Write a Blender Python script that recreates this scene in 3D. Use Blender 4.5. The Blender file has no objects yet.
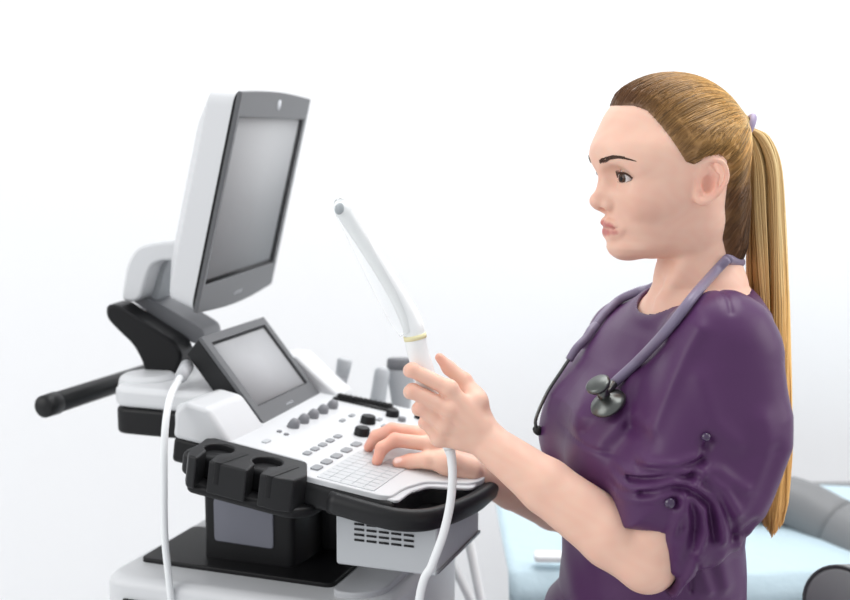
import bpy, bmesh, math, random
import numpy as np
from mathutils import Vector, Matrix
random.seed(7); np.random.seed(7)
SC = bpy.context.scene
COL = SC.collection
# ------------------------------------------------------------------ camera
FPX = 1250.0; PITCH = math.radians(7.5); CAM = np.array([0, 0, 1.28])
cd = bpy.data.cameras.new('camera'); cam = bpy.data.objects.new('camera', cd); COL.objects.link(cam)
cam.location = CAM; cam.rotation_euler = (math.pi/2-PITCH, 0, 0)
cd.sensor_width = 36; cd.lens = 36*FPX/850; cd.clip_start = .05
cd.dof.use_dof = True; cd.dof.focus_distance = 1.46; cd.dof.aperture_fstop = 4.0
SC.camera = cam
# ------------------------------------------------------------------ light
wd = bpy.data.worlds.new('world'); SC.world = wd; wd.use_nodes = True
wd.node_tree.nodes['Background'].inputs[0].default_value = (.95, .97, 1, 1)
wd.node_tree.nodes['Background'].inputs[1].default_value = .72
def area(name, loc, target, sx, sy, power, color=(1, 1, 1)):
    l = bpy.data.lights.new(name, 'AREA'); l.shape = 'RECTANGLE'; l.size = sx; l.size_y = sy; l.energy = power; l.color = color
    o = bpy.data.objects.new(name, l); COL.objects.link(o); o.location = loc
    o.rotation_euler = (Vector(target)-Vector(loc)).to_track_quat('-Z', 'Y').to_euler(); return o
area('side_fill', (-2.6, .6, 2.0), (.2, 1.6, 1.0), 2.0, 2.0, 34, (1, .99, .97))  # added light from the left; there is no window behind it
area('overhead_fill', (.5, 2.0, 2.75), (.3, 1.9, 0), 2.2, 1.2, 40, (1, 1, 1))  # added overhead light to brighten the wall, not a known ceiling lamp
area('side_fill', (2.6, 1.2, 2.0), (.3, 1.6, 1.0), 1.6, 1.6, 24, (1, .98, .96))  # second added light, from the right, again without a window
SC.view_settings.view_transform = 'Standard'; SC.view_settings.look = 'None'
SC.view_settings.gamma = 1; SC.view_settings.exposure = 0.0

# ------------------------------------------------------------------ helpers
def ray(px, py):
    a = (px-425)/FPX; b = (300-py)/FPX
    return np.array([a, math.cos(PITCH)+b*math.sin(PITCH), -math.sin(PITCH)+b*math.cos(PITCH)])
def at(px, py, Y):
    d = ray(px, py); return CAM+d*(Y/d[1])
def atz(px, py, z):
    d = ray(px, py); return CAM+d*((z-CAM[2])/d[2])
class Frame:
    def __init__(s, O, u, w, n): s.O = np.array(O, float); s.u = np.array(u); s.w = np.array(w); s.n = np.array(n)
    def __call__(s, a, b, c=0): return s.O+s.u*a+s.w*b+s.n*c
    def hit(s, px, py, c=0):
        d = ray(px, py); O = s.O+s.n*c; return CAM+d*(np.dot(O-CAM, s.n)/np.dot(d, s.n))
    def loc(s, px, py, c=0):
        P = s.hit(px, py, c)-s.O; return (float(P@s.u), float(P@s.w))
def mat(name, col, rough=.5, metal=0, sss=0, coat=0, bump=None, alpha=1, trans=0, sheen=0, nodes=None, spec=.5, ior=1.45):
    m = bpy.data.materials.new(name); m.use_nodes = True; nt = m.node_tree; b = nt.nodes['Principled BSDF']
    b.inputs['Base Color'].default_value = (*col, 1); b.inputs['Roughness'].default_value = rough
    b.inputs['Metallic'].default_value = metal; b.inputs['Coat Weight'].default_value = coat
    b.inputs['Alpha'].default_value = alpha; b.inputs['Transmission Weight'].default_value = trans
    b.inputs['Specular IOR Level'].default_value = spec; b.inputs['IOR'].default_value = ior
    if sheen: b.inputs['Sheen Weight'].default_value = sheen; b.inputs['Sheen Roughness'].default_value = .4
    if sss:
        b.inputs['Subsurface Weight'].default_value = sss; b.inputs['Subsurface Radius'].default_value = (1, .35, .2)
        b.inputs['Subsurface Scale'].default_value = .008
    # fine procedural variation on every surface
    tc = nt.nodes.new('ShaderNodeTexCoord'); no = nt.nodes.new('ShaderNodeTexNoise')
    sc_, st, ds = bump if bump else (300, .03, .001)
    no.inputs['Scale'].default_value = sc_; no.inputs['Detail'].default_value = 4
    nt.links.new(tc.outputs['Object'], no.inputs['Vector'])
    bp = nt.nodes.new('ShaderNodeBump'); bp.inputs['Strength'].default_value = st; bp.inputs['Distance'].default_value = ds
    nt.links.new(no.outputs['Fac'], bp.inputs['Height']); nt.links.new(bp.outputs['Normal'], b.inputs['Normal'])
    return m
def use_attr(m, attr='Col'):
    nt = m.node_tree; a = nt.nodes.new('ShaderNodeAttribute'); a.attribute_name = attr
    nt.links.new(a.outputs['Color'], nt.nodes['Principled BSDF'].inputs['Base Color']); return m
M = dict(
    wall=mat('wall_paint', (.875, .88, .892), .7, bump=(40, .05, .002)),
    floor=mat('floor_vinyl', (.72, .73, .74), .45, bump=(30, .05, .002)),
    white=mat('white_plastic', (.66, .67, .685), .4, coat=.08),
    offwhite=mat('pale_grey_plastic', (.5, .51, .53), .42),
    black=mat('black_plastic', (.008, .008, .009), .42, spec=.3),
    dark=mat('charcoal_plastic', (.014, .0143, .0155), .42, spec=.32),
    bezel=mat('grey_bezel', (.115, .118, .125), .4),
    grey=mat('mid_grey_plastic', (.2, .205, .22), .45),
    lgrey=mat('light_grey_plastic', (.5, .52, .54), .5),
    key=mat('key_grey', (.29, .30, .315), .5),
    screen=mat('switched_off_screen', (.36, .365, .375), .7, spec=.15),
    tscreen=mat('touch_glass', (.42, .425, .44), .6, spec=.25),
    lilac=mat('lilac_panel', (.17, .175, .21), .5),
    pad=mat('keypad_membrane', (.56, .575, .59), .4),
    probe=mat('probe_plastic', (.88, .9, .9), .3, coat=.3),
    sheath=mat('clear_sheath', (.97, .98, .98), .15, trans=.9, ior=1.08),
    ring=mat('cream_ring', (.8, .74, .45), .5),
    cable=mat('white_cable', (.85, .87, .88), .4),
    gumgrey=mat('probe_tip_grey', (.35, .38, .4), .35),
    cloth=mat('purple_satin_cotton', (.078, .024, .092), .42, bump=(900, .12, .0006), spec=.4),
    trousers=mat('purple_trousers', (.09, .045, .1), .6),
    skin=use_attr(mat('skin', (.8, .55, .45), .48, sss=.22, bump=(700, .12, .0005), spec=.35)),
    hair=use_attr(mat('blonde_hair', (.5, .3, .12), .38, spec=.5)),
    brow=mat('brow_hair', (.07, .033, .02), .6),
    eyew=mat('eyeball', (.8, .78, .77), .15, coat=.6),
    tie=mat('lilac_elastic', (.36, .3, .45), .5),
    tube=mat('mauve_tubing', (.21, .175, .26), .38),
    metal=mat('dark_steel', (.13, .137, .13), .3, metal=.9),
    steel=mat('brushed_steel', (.45, .46, .46), .3, metal=.8),
    rubber=mat('black_rubber', (.01, .01, .01), .5),
    button=mat('purple_button', (.04, .015, .06), .15, coat=.8),
    vinyl=mat('grey_vinyl', (.2, .205, .21), .48, bump=(500, .15, .0006)),
    seam=mat('dark_piping', (.06, .06, .065), .5),
    sheet=mat('pale_blue_sheet', (.52, .655, .72), .75, bump=(25, .5, .01)),
    towel=mat('white_paper', (.85, .86, .87), .8),
    mark=mat('pale_print', (.6, .62, .65), .4),
    shoe=mat('white_shoe', (.8, .8, .8), .5),
)
ROOTS = {}
def props(o, label=None, cat=None, group=None, kind=None):
    if label: o['label'] = label
    if cat: o['category'] = cat
    if group: o['group'] = group
    if kind: o['kind'] = kind
    return o
def thing(name, label, cat, loc, group=None):
    o = bpy.data.objects.new(name, None); o.empty_display_size = .05; COL.objects.link(o); o.location = loc
    o['_base'] = list(map(float, loc)); props(o, label, cat, group); return o
def wpos(o):
    p = Vector((0, 0, 0))
    while o: p += o.location; o = o.parent
    return p
def obj(name, verts, faces, m, parent=None, smooth=True, label=None, colors=None, bevel=0, sub=0, autosmooth=None):
    v = np.array(verts, float).reshape(-1, 3)
    base = np.array(wpos(parent)) if parent else v.mean(0)
    if not parent: base[2] = v[:, 2].min()
    me = bpy.data.meshes.new(name); me.from_pydata((v-base).tolist(), [], faces); me.validate()
    bm = bmesh.new(); bm.from_mesh(me); bmesh.ops.recalc_face_normals(bm, faces=bm.faces); bm.to_mesh(me); bm.free()
    return link(name, me, m, parent, base, smooth, label, colors, bevel, sub, autosmooth)
def link(name, me, m, parent, base, smooth=True, label=None, colors=None, bevel=0, sub=0, autosmooth=None):
    me.materials.append(m)
    if smooth: me.polygons.foreach_set('use_smooth', [True]*len(me.polygons))
    if colors is not None:
        a = me.color_attributes.new('Col', 'FLOAT_COLOR', 'POINT')
        c = np.ones((len(me.vertices), 4), np.float32); c[:, :3] = colors; a.data.foreach_set('color', c.ravel())
    o = bpy.data.objects.new(name, me); COL.objects.link(o)
    if parent: o.parent = parent
    else: o.location = base
    if label: o['label'] = label
    if bevel:
        b = o.modifiers.new('bevel', 'BEVEL'); b.width = bevel; b.segments = 3; b.limit_method = 'ANGLE'; b.angle_limit = .6
        b.use_clamp_overlap = True; b.harden_normals = True
        if smooth:
            me.polygons.foreach_set('use_smooth', [True]*len(me.polygons))
    if sub: s = o.modifiers.new('sub', 'SUBSURF'); s.levels = sub; s.render_levels = sub
    return o
class MB:
    """collects shapes that form ONE mesh"""
    def __init__(s): s.v = []; s.f = []
    def add(s, v, f):
        k = len(s.v); s.v += [tuple(map(float, p)) for p in v]; s.f += [tuple(i+k for i in q) for q in f]; return s
    def prism(s, bottom, top):
        n = len(bottom); f = [tuple(range(n))[::-1], tuple(range(n, 2*n))]+[(i, (i+1) % n, n+(i+1) % n, n+i) for i in range(n)]
        return s.add(list(bottom)+list(top), f)
    def box(s, fr, a, b, c):
        P = lambda z: [fr(a[0], b[0], z), fr(a[1], b[0], z), fr(a[1], b[1], z), fr(a[0], b[1], z)]
        return s.prism(P(c[0]), P(c[1]))
    def poly(s, fr, pts, c0, c1): return s.prism([fr(x, y, c0) for x, y in pts], [fr(x, y, c1) for x, y in pts])
    def tube(s, path, r, seg=12, smooth=6, flat=None, closed=False):
        P = catmull(path, smooth) if smooth else [np.array(p, float) for p in path]
        n = len(P); R = np.interp(np.linspace(0, 1, n), np.linspace(0, 1, len(r)), r) if hasattr(r, '__len__') else [r]*n
        T = [P[min(i+1, n-1)]-P[max(i-1, 0)] for i in range(n)]; T = [t/(np.linalg.norm(t)+1e-12) for t in T]
        N = np.cross(T[0], (0, 0, 1) if abs(T[0][2]) < .9 else (1, 0, 0)); N /= np.linalg.norm(N); V = []
        for i in range(n):
            N = N-T[i]*np.dot(N, T[i]); N /= np.linalg.norm(N); B = np.cross(T[i], N)
            for k in range(seg):
                a = 2*math.pi*k/seg; V.append(P[i]+R[i]*(N*math.cos(a)+B*math.sin(a)))
        F = [(i*seg+k, i*seg+(k+1) % seg, (i+1)*seg+(k+1) % seg, (i+1)*seg+k) for i in range(n-1) for k in range(seg)]
        F += [tuple(range(seg))[::-1], tuple((n-1)*seg+k for k in range(seg))]
        return s.add(V, F)
    def lathe(s, O, ax, prof, seg=24, sx=1, sy=1, X=None):
        ax = np.array(ax, float); ax /= np.linalg.norm(ax)
        N = np.array(X, float) if X is not None else np.cross(ax, (0, 0, 1) if abs(ax[2]) < .9 else (1, 0, 0))
        N = N-ax*np.dot(N, ax); N /= np.linalg.norm(N); B = np.cross(ax, N); V = []
        for h, r in prof:
            for k in range(seg):
                a = 2*math.pi*k/seg; V.append(np.array(O)+ax*h+max(r, 1e-5)*(N*math.cos(a)*sx+B*math.sin(a)*sy))
        n = len(prof)
        F = [(i*seg+k, i*seg+(k+1) % seg, (i+1)*seg+(k+1) % seg, (i+1)*seg+k) for i in range(n-1) for k in range(seg)]
        F += [tuple(range(seg))[::-1], tuple((n-1)*seg+k for k in range(seg))]
        return s.add(V, F)
    def obj(s, name, m, parent=None, **k): return obj(name, s.v, s.f, m, parent, **k)
def catmull(p, k):
    p = [np.array(q, float) for q in p]; P = [2*p[0]-p[1]]+p+[2*p[-1]-p[-2]]; out = []
    for i in range(1, len(P)-2):
        for j in range(k):
            t = j/k; a, b, c, d = P[i-1], P[i], P[i+1], P[i+2]
            out.append(.5*((2*b)+(-a+c)*t+(2*a-5*b+4*c-d)*t*t+(-a+3*b-3*c+d)*t**3))
    return out+[p[-1]]
def rpoly(pts, r, seg=5):
    """round the corners of a 2D polygon"""
    out = []; n = len(pts)
    for i in range(n):
        p = np.array(pts[i], float); a = np.array(pts[i-1], float)-p; b = np.array(pts[(i+1) % n], float)-p
        la, lb = np.linalg.norm(a), np.linalg.norm(b); rr = min(r, la*.45, lb*.45); A = p+a/la*rr; B = p+b/lb*rr
        for j in range(seg+1):
            t = j/seg; out.append(tuple((1-t)**2*A+2*t*(1-t)*p+t*t*B))
    return out

# ------------------------------------------------------------------ implicit surfaces (polygonised in sparse blocks)
def smin(a, b, k):
    h = np.maximum(k-np.abs(a-b), 0)/k; return np.minimum(a, b)-h*h*k*.25
def smax(a, b, k): return -smin(-a, -b, k)
def cone(P, a, b, r1, r2):
    a = np.asarray(a, float); b = np.asarray(b, float); d = b-a
    t = np.clip(((P-a)@d)/(d@d), 0, 1); return np.linalg.norm(P-a-t[:, None]*d, axis=1)-(r1+(r2-r1)*t)
def ell(P, c, r, R=None):
    q = P-np.asarray(c)
    if R is not None: q = q@R
    q = q/np.asarray(r); l = np.linalg.norm(q, axis=1); return (l-1)*min(r)*np.clip(1, 0, 1) if False else (l-1)*l/(np.linalg.norm(q/np.asarray(r), axis=1)+1e-9)
def ball(P, c, r): return np.linalg.norm(P-np.asarray(c), axis=1)-r
class Blend:
    """list of primitives merged smoothly, skipping the far ones"""
    def __init__(s): s.p = []
    def add(s, fn, c, R, k=.01): s.p.append((fn, np.array(c, float), R, k)); return s
    def cone(s, a, b, r1, r2, k=.01):
        a = np.array(a); b = np.array(b); return s.add(lambda P: cone(P, a, b, r1, r2), (a+b)/2, np.linalg.norm(a-b)/2+max(r1, r2), k)
    def ell(s, c, r, R=None, k=.01): return s.add(lambda P: ell(P, c, r, R), c, max(r), k)
    def chain(s, pts, rs, k=.01):
        for i in range(len(pts)-1): s.cone(pts[i], pts[i+1], rs[i], rs[i+1], k)
        return s
    def __call__(s, P):
        c = (P.min(0)+P.max(0))/2; br = np.linalg.norm(P.max(0)-P.min(0))/2; f = None; far = 1e3
        for fn, cc, R, k in s.p:
            dd = np.linalg.norm(cc-c)-R-br
            if dd > .05: far = min(far, dd); continue
            v = fn(P); f = v if f is None else smin(f, v, k)
        if f is None: return np.full(len(P), max(far, .05))
        return f
def polygonise(f, lo, hi, h, n=24):
    lo = np.array(lo, float); hi = np.array(hi, float); nb = np.ceil((hi-lo)/(h*n)).astype(int)
    g = np.arange(n+1); GX, GY, GZ = np.meshgrid(g, g, g, indexing='ij'); G = np.stack([GX, GY, GZ], -1).reshape(-1, 3)
    allk = []; allv = []; quads = []
    half = h*n*math.sqrt(3)/2
    for bi in range(nb[0]):
        for bj in range(nb[1]):
            for bk in range(nb[2]):
                o = np.array([bi, bj, bk])*n
                cen = lo+(o+n/2)*h
                pr = cen+np.array([[x, y, z] for x in (-.25, .25) for y in (-.25, .25) for z in (-.25, .25)])*n*h
                if np.min(np.abs(f(pr))) > half*.5*1.35+h: continue
                V = f(lo+(G+o)*h).reshape(n+1, n+1, n+1); S = V < 0
                if S.all() or not S.any(): continue
                acc = np.zeros((n, n, n, 3)); cnt = np.zeros((n, n, n))
                for ax in range(3):
                    sl0 = [slice(None)]*3; sl1 = [slice(None)]*3; sl0[ax] = slice(0, n); sl1[ax] = slice(1, n+1)
                    v0 = V[tuple(sl0)]; v1 = V[tuple(sl1)]; cr = (v0 < 0) != (v1 < 0)
                    t = np.where(cr, v0/np.where(cr, v0-v1, 1), 0)
                    oa = [a for a in range(3) if a != ax]
                    for da in (0, 1):
                        for db in (0, 1):
                            s2 = [slice(None)]*3; s2[ax] = slice(0, n); s2[oa[0]] = slice(da, da+n); s2[oa[1]] = slice(db, db+n)
                            c2 = cr[tuple(s2)]; t2 = t[tuple(s2)]; cnt += c2
                            acc[..., ax] += t2*c2; acc[..., oa[0]] += da*c2; acc[..., oa[1]] += db*c2
                    # quads: edges whose four cells lie in this block or its lower neighbours
                    e = np.argwhere(cr)
                    if len(e):
                        ge = e+o; flip = v0[cr] < 0
                        A = np.zeros(3, int); B = np.zeros(3, int); A[oa[0]] = 1; B[oa[1]] = 1
                        # own each lattice edge once: drop those on the upper faces
                        own = (e[:, oa[0]] < n) & (e[:, oa[1]] < n); ge = ge[own]; flip = flip[own]
                        q = np.stack([ge, ge-A, ge-A-B, ge-B], 1)
                        if ax == 1: flip = ~flip
                        q[~flip] = q[~flip][:, ::-1]; quads.append(q)
                m = cnt > 0; idx = np.argwhere(m)
                allk.append(idx+o); allv.append(lo+(idx+o+acc[m]/cnt[m][:, None])*h)
    K = np.concatenate(allk); Vv = np.concatenate(allv); Q = np.concatenate(quads)
    D = (nb*n+4); key = lambda a: ((a[..., 0]+1)*D[1]+(a[..., 1]+1))*D[2]+(a[..., 2]+1)
    kk = key(K); order = np.argsort(kk); ks = kk[order]; qk = key(Q)
    pos = np.clip(np.searchsorted(ks, qk), 0, len(ks)-1); ok = (ks[pos] == qk).all(1)
    F = order[pos[ok]]
    return Vv, F
def implicit(name, f, lo, hi, h, m, parent=None, colorfn=None, relax=2, label=None):
    V, F = polygonise(f, lo, hi, h)
    # slip vertices to the surface along the gradient after a little smoothing
    E = np.concatenate([F[:, [0, 1]], F[:, [1, 2]], F[:, [2, 3]], F[:, [3, 0]]])
    for _ in range(relax):
        S = np.zeros_like(V); c = np.zeros(len(V))
        for k in range(3):
            S[:, k] = np.bincount(E[:, 0], V[E[:, 1], k], len(V))+np.bincount(E[:, 1], V[E[:, 0], k], len(V))
        c = np.bincount(E[:, 0], minlength=len(V))+np.bincount(E[:, 1], minlength=len(V))
        V = V*.4+.6*S/np.maximum(c, 1)[:, None]
    base = np.array(wpos(parent)) if parent else V.mean(0)
    me = bpy.data.meshes.new(name); me.vertices.add(len(V)); me.vertices.foreach_set('co', (V-base).astype(np.float32).ravel())
    me.loops.add(F.size); me.loops.foreach_set('vertex_index', F.ravel().astype(np.int32))
    me.polygons.add(len(F)); me.polygons.foreach_set('loop_start', (np.arange(len(F))*4).astype(np.int32))
    me.update(calc_edges=True); me.validate()
    return link(name, me, m, parent, base, True, label, colorfn(V) if colorfn else None), V
def grad(f, P, e=5e-4):
    g = np.stack([f(P+np.eye(3)[k]*e)-f(P-np.eye(3)[k]*e) for k in range(3)], 1)/(2*e)
    return g/(np.linalg.norm(g, axis=1)[:, None]+1e-9)
def project(f, P, off=0, it=6):
    P = np.array(P, float)
    for _ in range(it): P = P-grad(f, P)*((f(P)-off)*.8)[:, None]
    return P
def shoot(f, px, py, off=0, y0=1.05):
    d = ray(px, py); d = d/np.linalg.norm(d); t = y0
    for _ in range(200):
        v = f((CAM+d*t)[None])[0]-off
        if v < 3e-4: break
        t += max(v*.6, 4e-4)
        if t > 2.2: break
    return CAM+d*t

# ------------------------------------------------------------------ room
W0 = Frame((0, 0, 0), (1, 0, 0), (0, 1, 0), (0, 0, 1))
def struct(name, m, a, b, c):
    return props(MB().box(W0, a, b, c).obj(name, m, smooth=False), kind='structure')
struct('floor', M['floor'], (-3, 3), (-1.2, 2.85), (-.05, 0))
struct('wall_back', M['wall'], (-3, 3), (2.85, 2.95), (0, 2.9))

# ------------------------------------------------------------------ exam couch behind the person
cb = np.array([.75, 2.3, 0])
couch = thing('exam_couch', 'grey vinyl exam couch with thick curved bolster behind the seated person', 'exam couch', (.75, 2.3, 0))
mb = MB(); mb.box(W0, (.16, 1.35), (2.02, 2.62), (.47, .545)); mb.obj('mattress', M['vinyl'], couch, bevel=.02)
mb = MB(); mb.box(W0, (.2, 1.3), (2.06, 2.58), (.42, .468)); mb.obj('bed_frame', M['offwhite'], couch, bevel=.006)
def bolster(path, r, name, seamat):
    m_ = MB(); m_.tube(path, r, seg=28, smooth=8); o = m_.obj(name, M['vinyl'], couch); return o
bp = [at(735, 500, 2.30), at(790, 503, 2.27), at(838, 528, 2.20), at(890, 560, 2.08), at(915, 590, 1.95), at(915, 605, 1.85)]
bolster([bp[0], bp[1], bp[2]], [.045, .050, .054], 'back_bolster', 0)
bolster([bp[2]+np.array([.004, -.003, -.003]), bp[3], bp[4], bp[5]], [.054, .055, .054, .05], 'corner_bolster', 0)
mb = MB(); e0 = at(838, 602, 1.62); ax = at(915, 598, 1.86)-e0; L_ = np.linalg.norm(ax)
mb.lathe(e0, ax, [(-.004, 0), (-.004, .040), (0, .047), (.006, .05), (L_, .052), (L_+.01, .045), (L_+.012, 0)], 32, 1.0, 1.0)
arm = mb.obj('arm_bolster', M['vinyl'], couch)
mb = MB(); axn = ax/L_; N_ = np.cross(axn, (0, 0, 1)); N_ /= np.linalg.norm(N_); B_ = np.cross(axn, N_)
mb.tube([e0-axn*.001+.0475*(N_*math.cos(t)+B_*math.sin(t)) for t in np.linspace(0, 2*math.pi, 33)], .0022, 6, 0)
mb.obj('piping', M['seam'], arm)
for q in ((.24, 2.1), (.24, 2.54), (1.26, 2.1), (1.26, 2.54)):
    MB().tube([(q[0], q[1], .43), (q[0], q[1], .0)], .018, 12, 0).obj('leg', M['offwhite'], couch)
# blue sheet lying over the couch
nx, ny = 70, 46; V = []; rng = np.random.RandomState(3); ph = rng.rand(12, 4)
for j in range(ny):
    for i in range(nx):
        x = .14+1.2*i/(nx-1); y = 1.995+.50*j/(ny-1); z = .563
        for p in ph: z += .0022*math.sin((p[0]-.5)*34*x+(p[1]-.5)*46*y+p[2]*9)
        ov = max(0, 2.025-y)/.03
        if y < 2.02: z -= .05*min(1, (2.02-y)/.025)
        z = max(z, .5)
        V.append((x, y, z))
F = [(j*nx+i, j*nx+i+1, (j+1)*nx+i+1, (j+1)*nx+i) for j in range(ny-1) for i in range(nx-1)]
o = obj('couch_sheet', V, F, M['sheet'], label='pale blue crinkled sheet spread over the exam couch', )
props(o, cat='sheet'); s_ = o.modifiers.new('solid', 'SOLIDIFY'); s_.thickness = .002; s_.offset = -1
mb = MB(); tp = atz(551, 557, .572); mb.poly(W0, rpoly([(tp[0]-.03, tp[1]-.02), (tp[0]+.032, tp[1]-.022), (tp[0]+.034, tp[1]+.012), (tp[0]-.028, tp[1]+.015)], .008), .568, .58)
props(mb.obj('folded_tissue', M['towel'], bevel=.004, label='small white folded tissue lying on the pale blue sheet'), cat='tissue')

# white tubular stand behind the trolley
st = thing('tubular_stand', 'white tubular metal stand with crossed legs behind the ultrasound machine', 'stand', (.10, 1.92, 0))
def P3(x, y, Y): return at(x, y, Y)
def down(x, y, x2, y2, Y):
    a = at(x, y, Y); b = at(x2, y2, Y); d = b-a; return a, a+d*((a[2]-.01)/(-d[2]))
for (x, y, x2, y2, Y) in ((466, 525, 481, 602, 1.9), (441, 540, 471, 600, 1.88), (462, 530, 434, 602, 1.97), (443, 560, 443, 602, 1.99)):
    a, b = down(x, y, x2, y2, Y); MB().tube([a+(a-b)*.03, b], .0075, 12, 0).obj('leg', M['white'], st)
a1 = at(436, 528, 1.88); a2 = at(467, 528, 1.9); a3 = at(466, 524, 1.99); a4 = at(438, 524, 1.99)
MB().tube([a1, a2, a3, a4, a1], .007, 10, 0).obj('top_frame', M['white'], st)
MB().prism([q+np.array([0, 0, .006]) for q in (a1, a2, a3, a4)], [q+np.array([0, 0, .012]) for q in (a1, a2, a3, a4)]).obj('tray', M['white'], st)

# ------------------------------------------------------------------ ultrasound machine
YAW = math.radians(20); TL = math.radians(8)
U = np.array([math.cos(YAW), -math.sin(YAW), 0]); Wd = np.array([math.sin(YAW), math.cos(YAW), 0]); Z = np.array([0, 0, 1.])
O0 = at(400, 462, 1.62)
Pn = Frame(O0, U*math.cos(TL)-Z*math.sin(TL), Wd, U*math.sin(TL)+Z*math.cos(TL))   # the tilted control panel
G = Frame((O0[0], O0[1], 0), U, Wd, Z)                                             # the level cart
zp = O0[2]
us = thing('ultrasound_machine', 'white and black ultrasound machine on a trolley with tilted monitor and touch screen', 'ultrasound machine', G(-.15, .1, 0))
def Gwall(px, py, w):
    d = ray(px, py); return CAM+d*(np.dot(G(0, w, 0)-CAM, Wd)/np.dot(d, Wd))
def pg(px, py, z):
    p = atz(px, py, z)-G.O; return float(p@U), float(p@Wd)
# base cabinet
zb = .70
mb = MB(); mb.poly(G, rpoly([(-.372, -.150), (-.02, -.150), (.03, -.11), (.03, .16), (-.02, .2), (-.372, .2)], .035, 6), .11, zb); cab = mb.obj('base_cabinet', M['white'], us, bevel=.016)
mb = MB()
for r in range(2):
    for i in range(7): mb.box(G, (-.335+i*.0085, -.328+i*.0085), (-.1535, -.148), (.668-r*.0075, .671-r*.0075))
mb.obj('vent', M['dark'], cab)
mb = MB(); mb.poly(G, rpoly([(-.348, -.09), (-.058, -.094), (-.06, .06), (-.352, .06)], .012), zb-.004, zb+.006); mb.obj('cover_plate', M['black'], us, bevel=.002)
mb = MB(); mb.poly(G, rpoly([(-.05, -.12), (-.01, -.12), (.015, -.09), (.015, .14), (-.05, .14)], .02), zb-.004, zb+.008); mb.obj('storage_tray', M['offwhite'], us, bevel=.003)
for (a, b) in ((-.33, -.10), (-.33, .15), (-.02, -.10), (-.02, .15)):
    mb = MB(); c = G(a, b, .055); mb.lathe(c-U*0-Wd*.016, Wd, [(0, 0), (0, .045), (.004, .053), (.028, .053), (.032, .045), (.032, 0)], 24); w = mb.obj('caster', M['dark'], us)
    MB().tube([G(a, b, .05), G(a, b, .12)], .014, 10, 0).obj('fork', M['grey'], w)
# column: near face px 205..292, right face to 385 (tapering neck)
mb = MB(); mb.poly(G, rpoly([(-.268, -.056), (-.133, -.056), (-.128, -.02), (-.128, .05), (-.268, .05)], .01), zb, .835); col = mb.obj('column', M['black'], us, bevel=.006)
mb = MB(); mb.poly(G, rpoly([(-.22, .03), (-.10, .03), (-.10, .14), (-.22, .14)], .02), zb-.1, .82); mb.obj('column_neck', M['black'], us, bevel=.006)
mb = MB(); cf = Frame(G(-.268, -.0565, 0), U, Z, -Wd); mb.poly(cf, rpoly([(.018, .731), (.108, .729), (.108, .789), (.018, .791)], .006), -.001, .002); mb.obj('column_panel', M['lilac'], col, bevel=.0015)
# grille box under the handle
bx = at(437, 574, 1.47); gb = bx-G.O; ga, gbw, gz = float(gb@U), float(gb@Wd), float(gb[2])
mb = MB(); mb.box(G, (ga-.135, ga), (gbw, gbw+.17), (gz-.004, gz+.062)); bb = mb.obj('grille_box', M['lgrey'], us, bevel=.004)
gf = Frame(G(ga-.135, gbw-.0005, gz), U, Z, -Wd); mb = MB()
for r in range(4):
    for i in range(5): mb.box(gf, (.026+i*.0165, .039+i*.0165), (.030+r*.0068, .0325+r*.0068), (-.001, .0008))
mb.obj('grille', M['dark'], bb)
gr_ = Frame(G(ga+.0005, gbw, gz), Wd, Z, U); mb = MB(); mb.box(gr_, (.03, .13), (.058, .062), (-.001, .0008)); mb.obj('slot', M['grey'], bb)
mb = MB(); mb.box(gr_, (0, .17), (0, .004), (-.001, .0015)); mb.obj('edge_strip', M['grey'], bb)
# panel tray (black fascia)
H = lambda x, y: Pn.loc(x, y)
near = -.150
outer = [(-.245, near), (.035, near), (.05, -.145), (.052, -.10), (.062, -.060), (.085, -.045), (.110, -.03), (.119, -.005), (.119, .085), (.02, .255), (-.245, .255)]
mb = MB(); mb.poly(Pn, rpoly(outer, .012), -.036, -.003); mb.obj('panel_fascia', M['dark'], us, bevel=.008)
top = [(-.235, -.088), (-.095, -.094), (-.078, -.146), (.030, -.146), (.043, -.14), (.045, -.10), (.058, -.058), (.083, -.040), (.107, -.024), (.115, -.002), (.115, .083), (.017, .25), (-.235, .25)]
mb = MB(); mb.poly(Pn, rpoly(top, .010), -.006, .003); mb.obj('control_panel', M['white'], us, bevel=.002)
# white rim of the hand opening
mb = MB(); mb.poly(Pn, rpoly([(.03, -.142), (.053, -.142), (.053, -.098), (.064, -.062), (.090, -.046), (.112, -.03), (.112, 0), (.04, 0)], .008), -.0055, -.0005); mb.obj('opening_rim', M['white'], us, bevel=.004)
mb = MB(); mb.poly(Pn, [(.04, -.145), (.08, -.13), (.10, -.09), (.108, -.03), (.05, -.03)], -.034, -.026); mb.obj('opening_shade', M['black'], us)  # added black plate standing in for the darkness inside the hand opening
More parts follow.
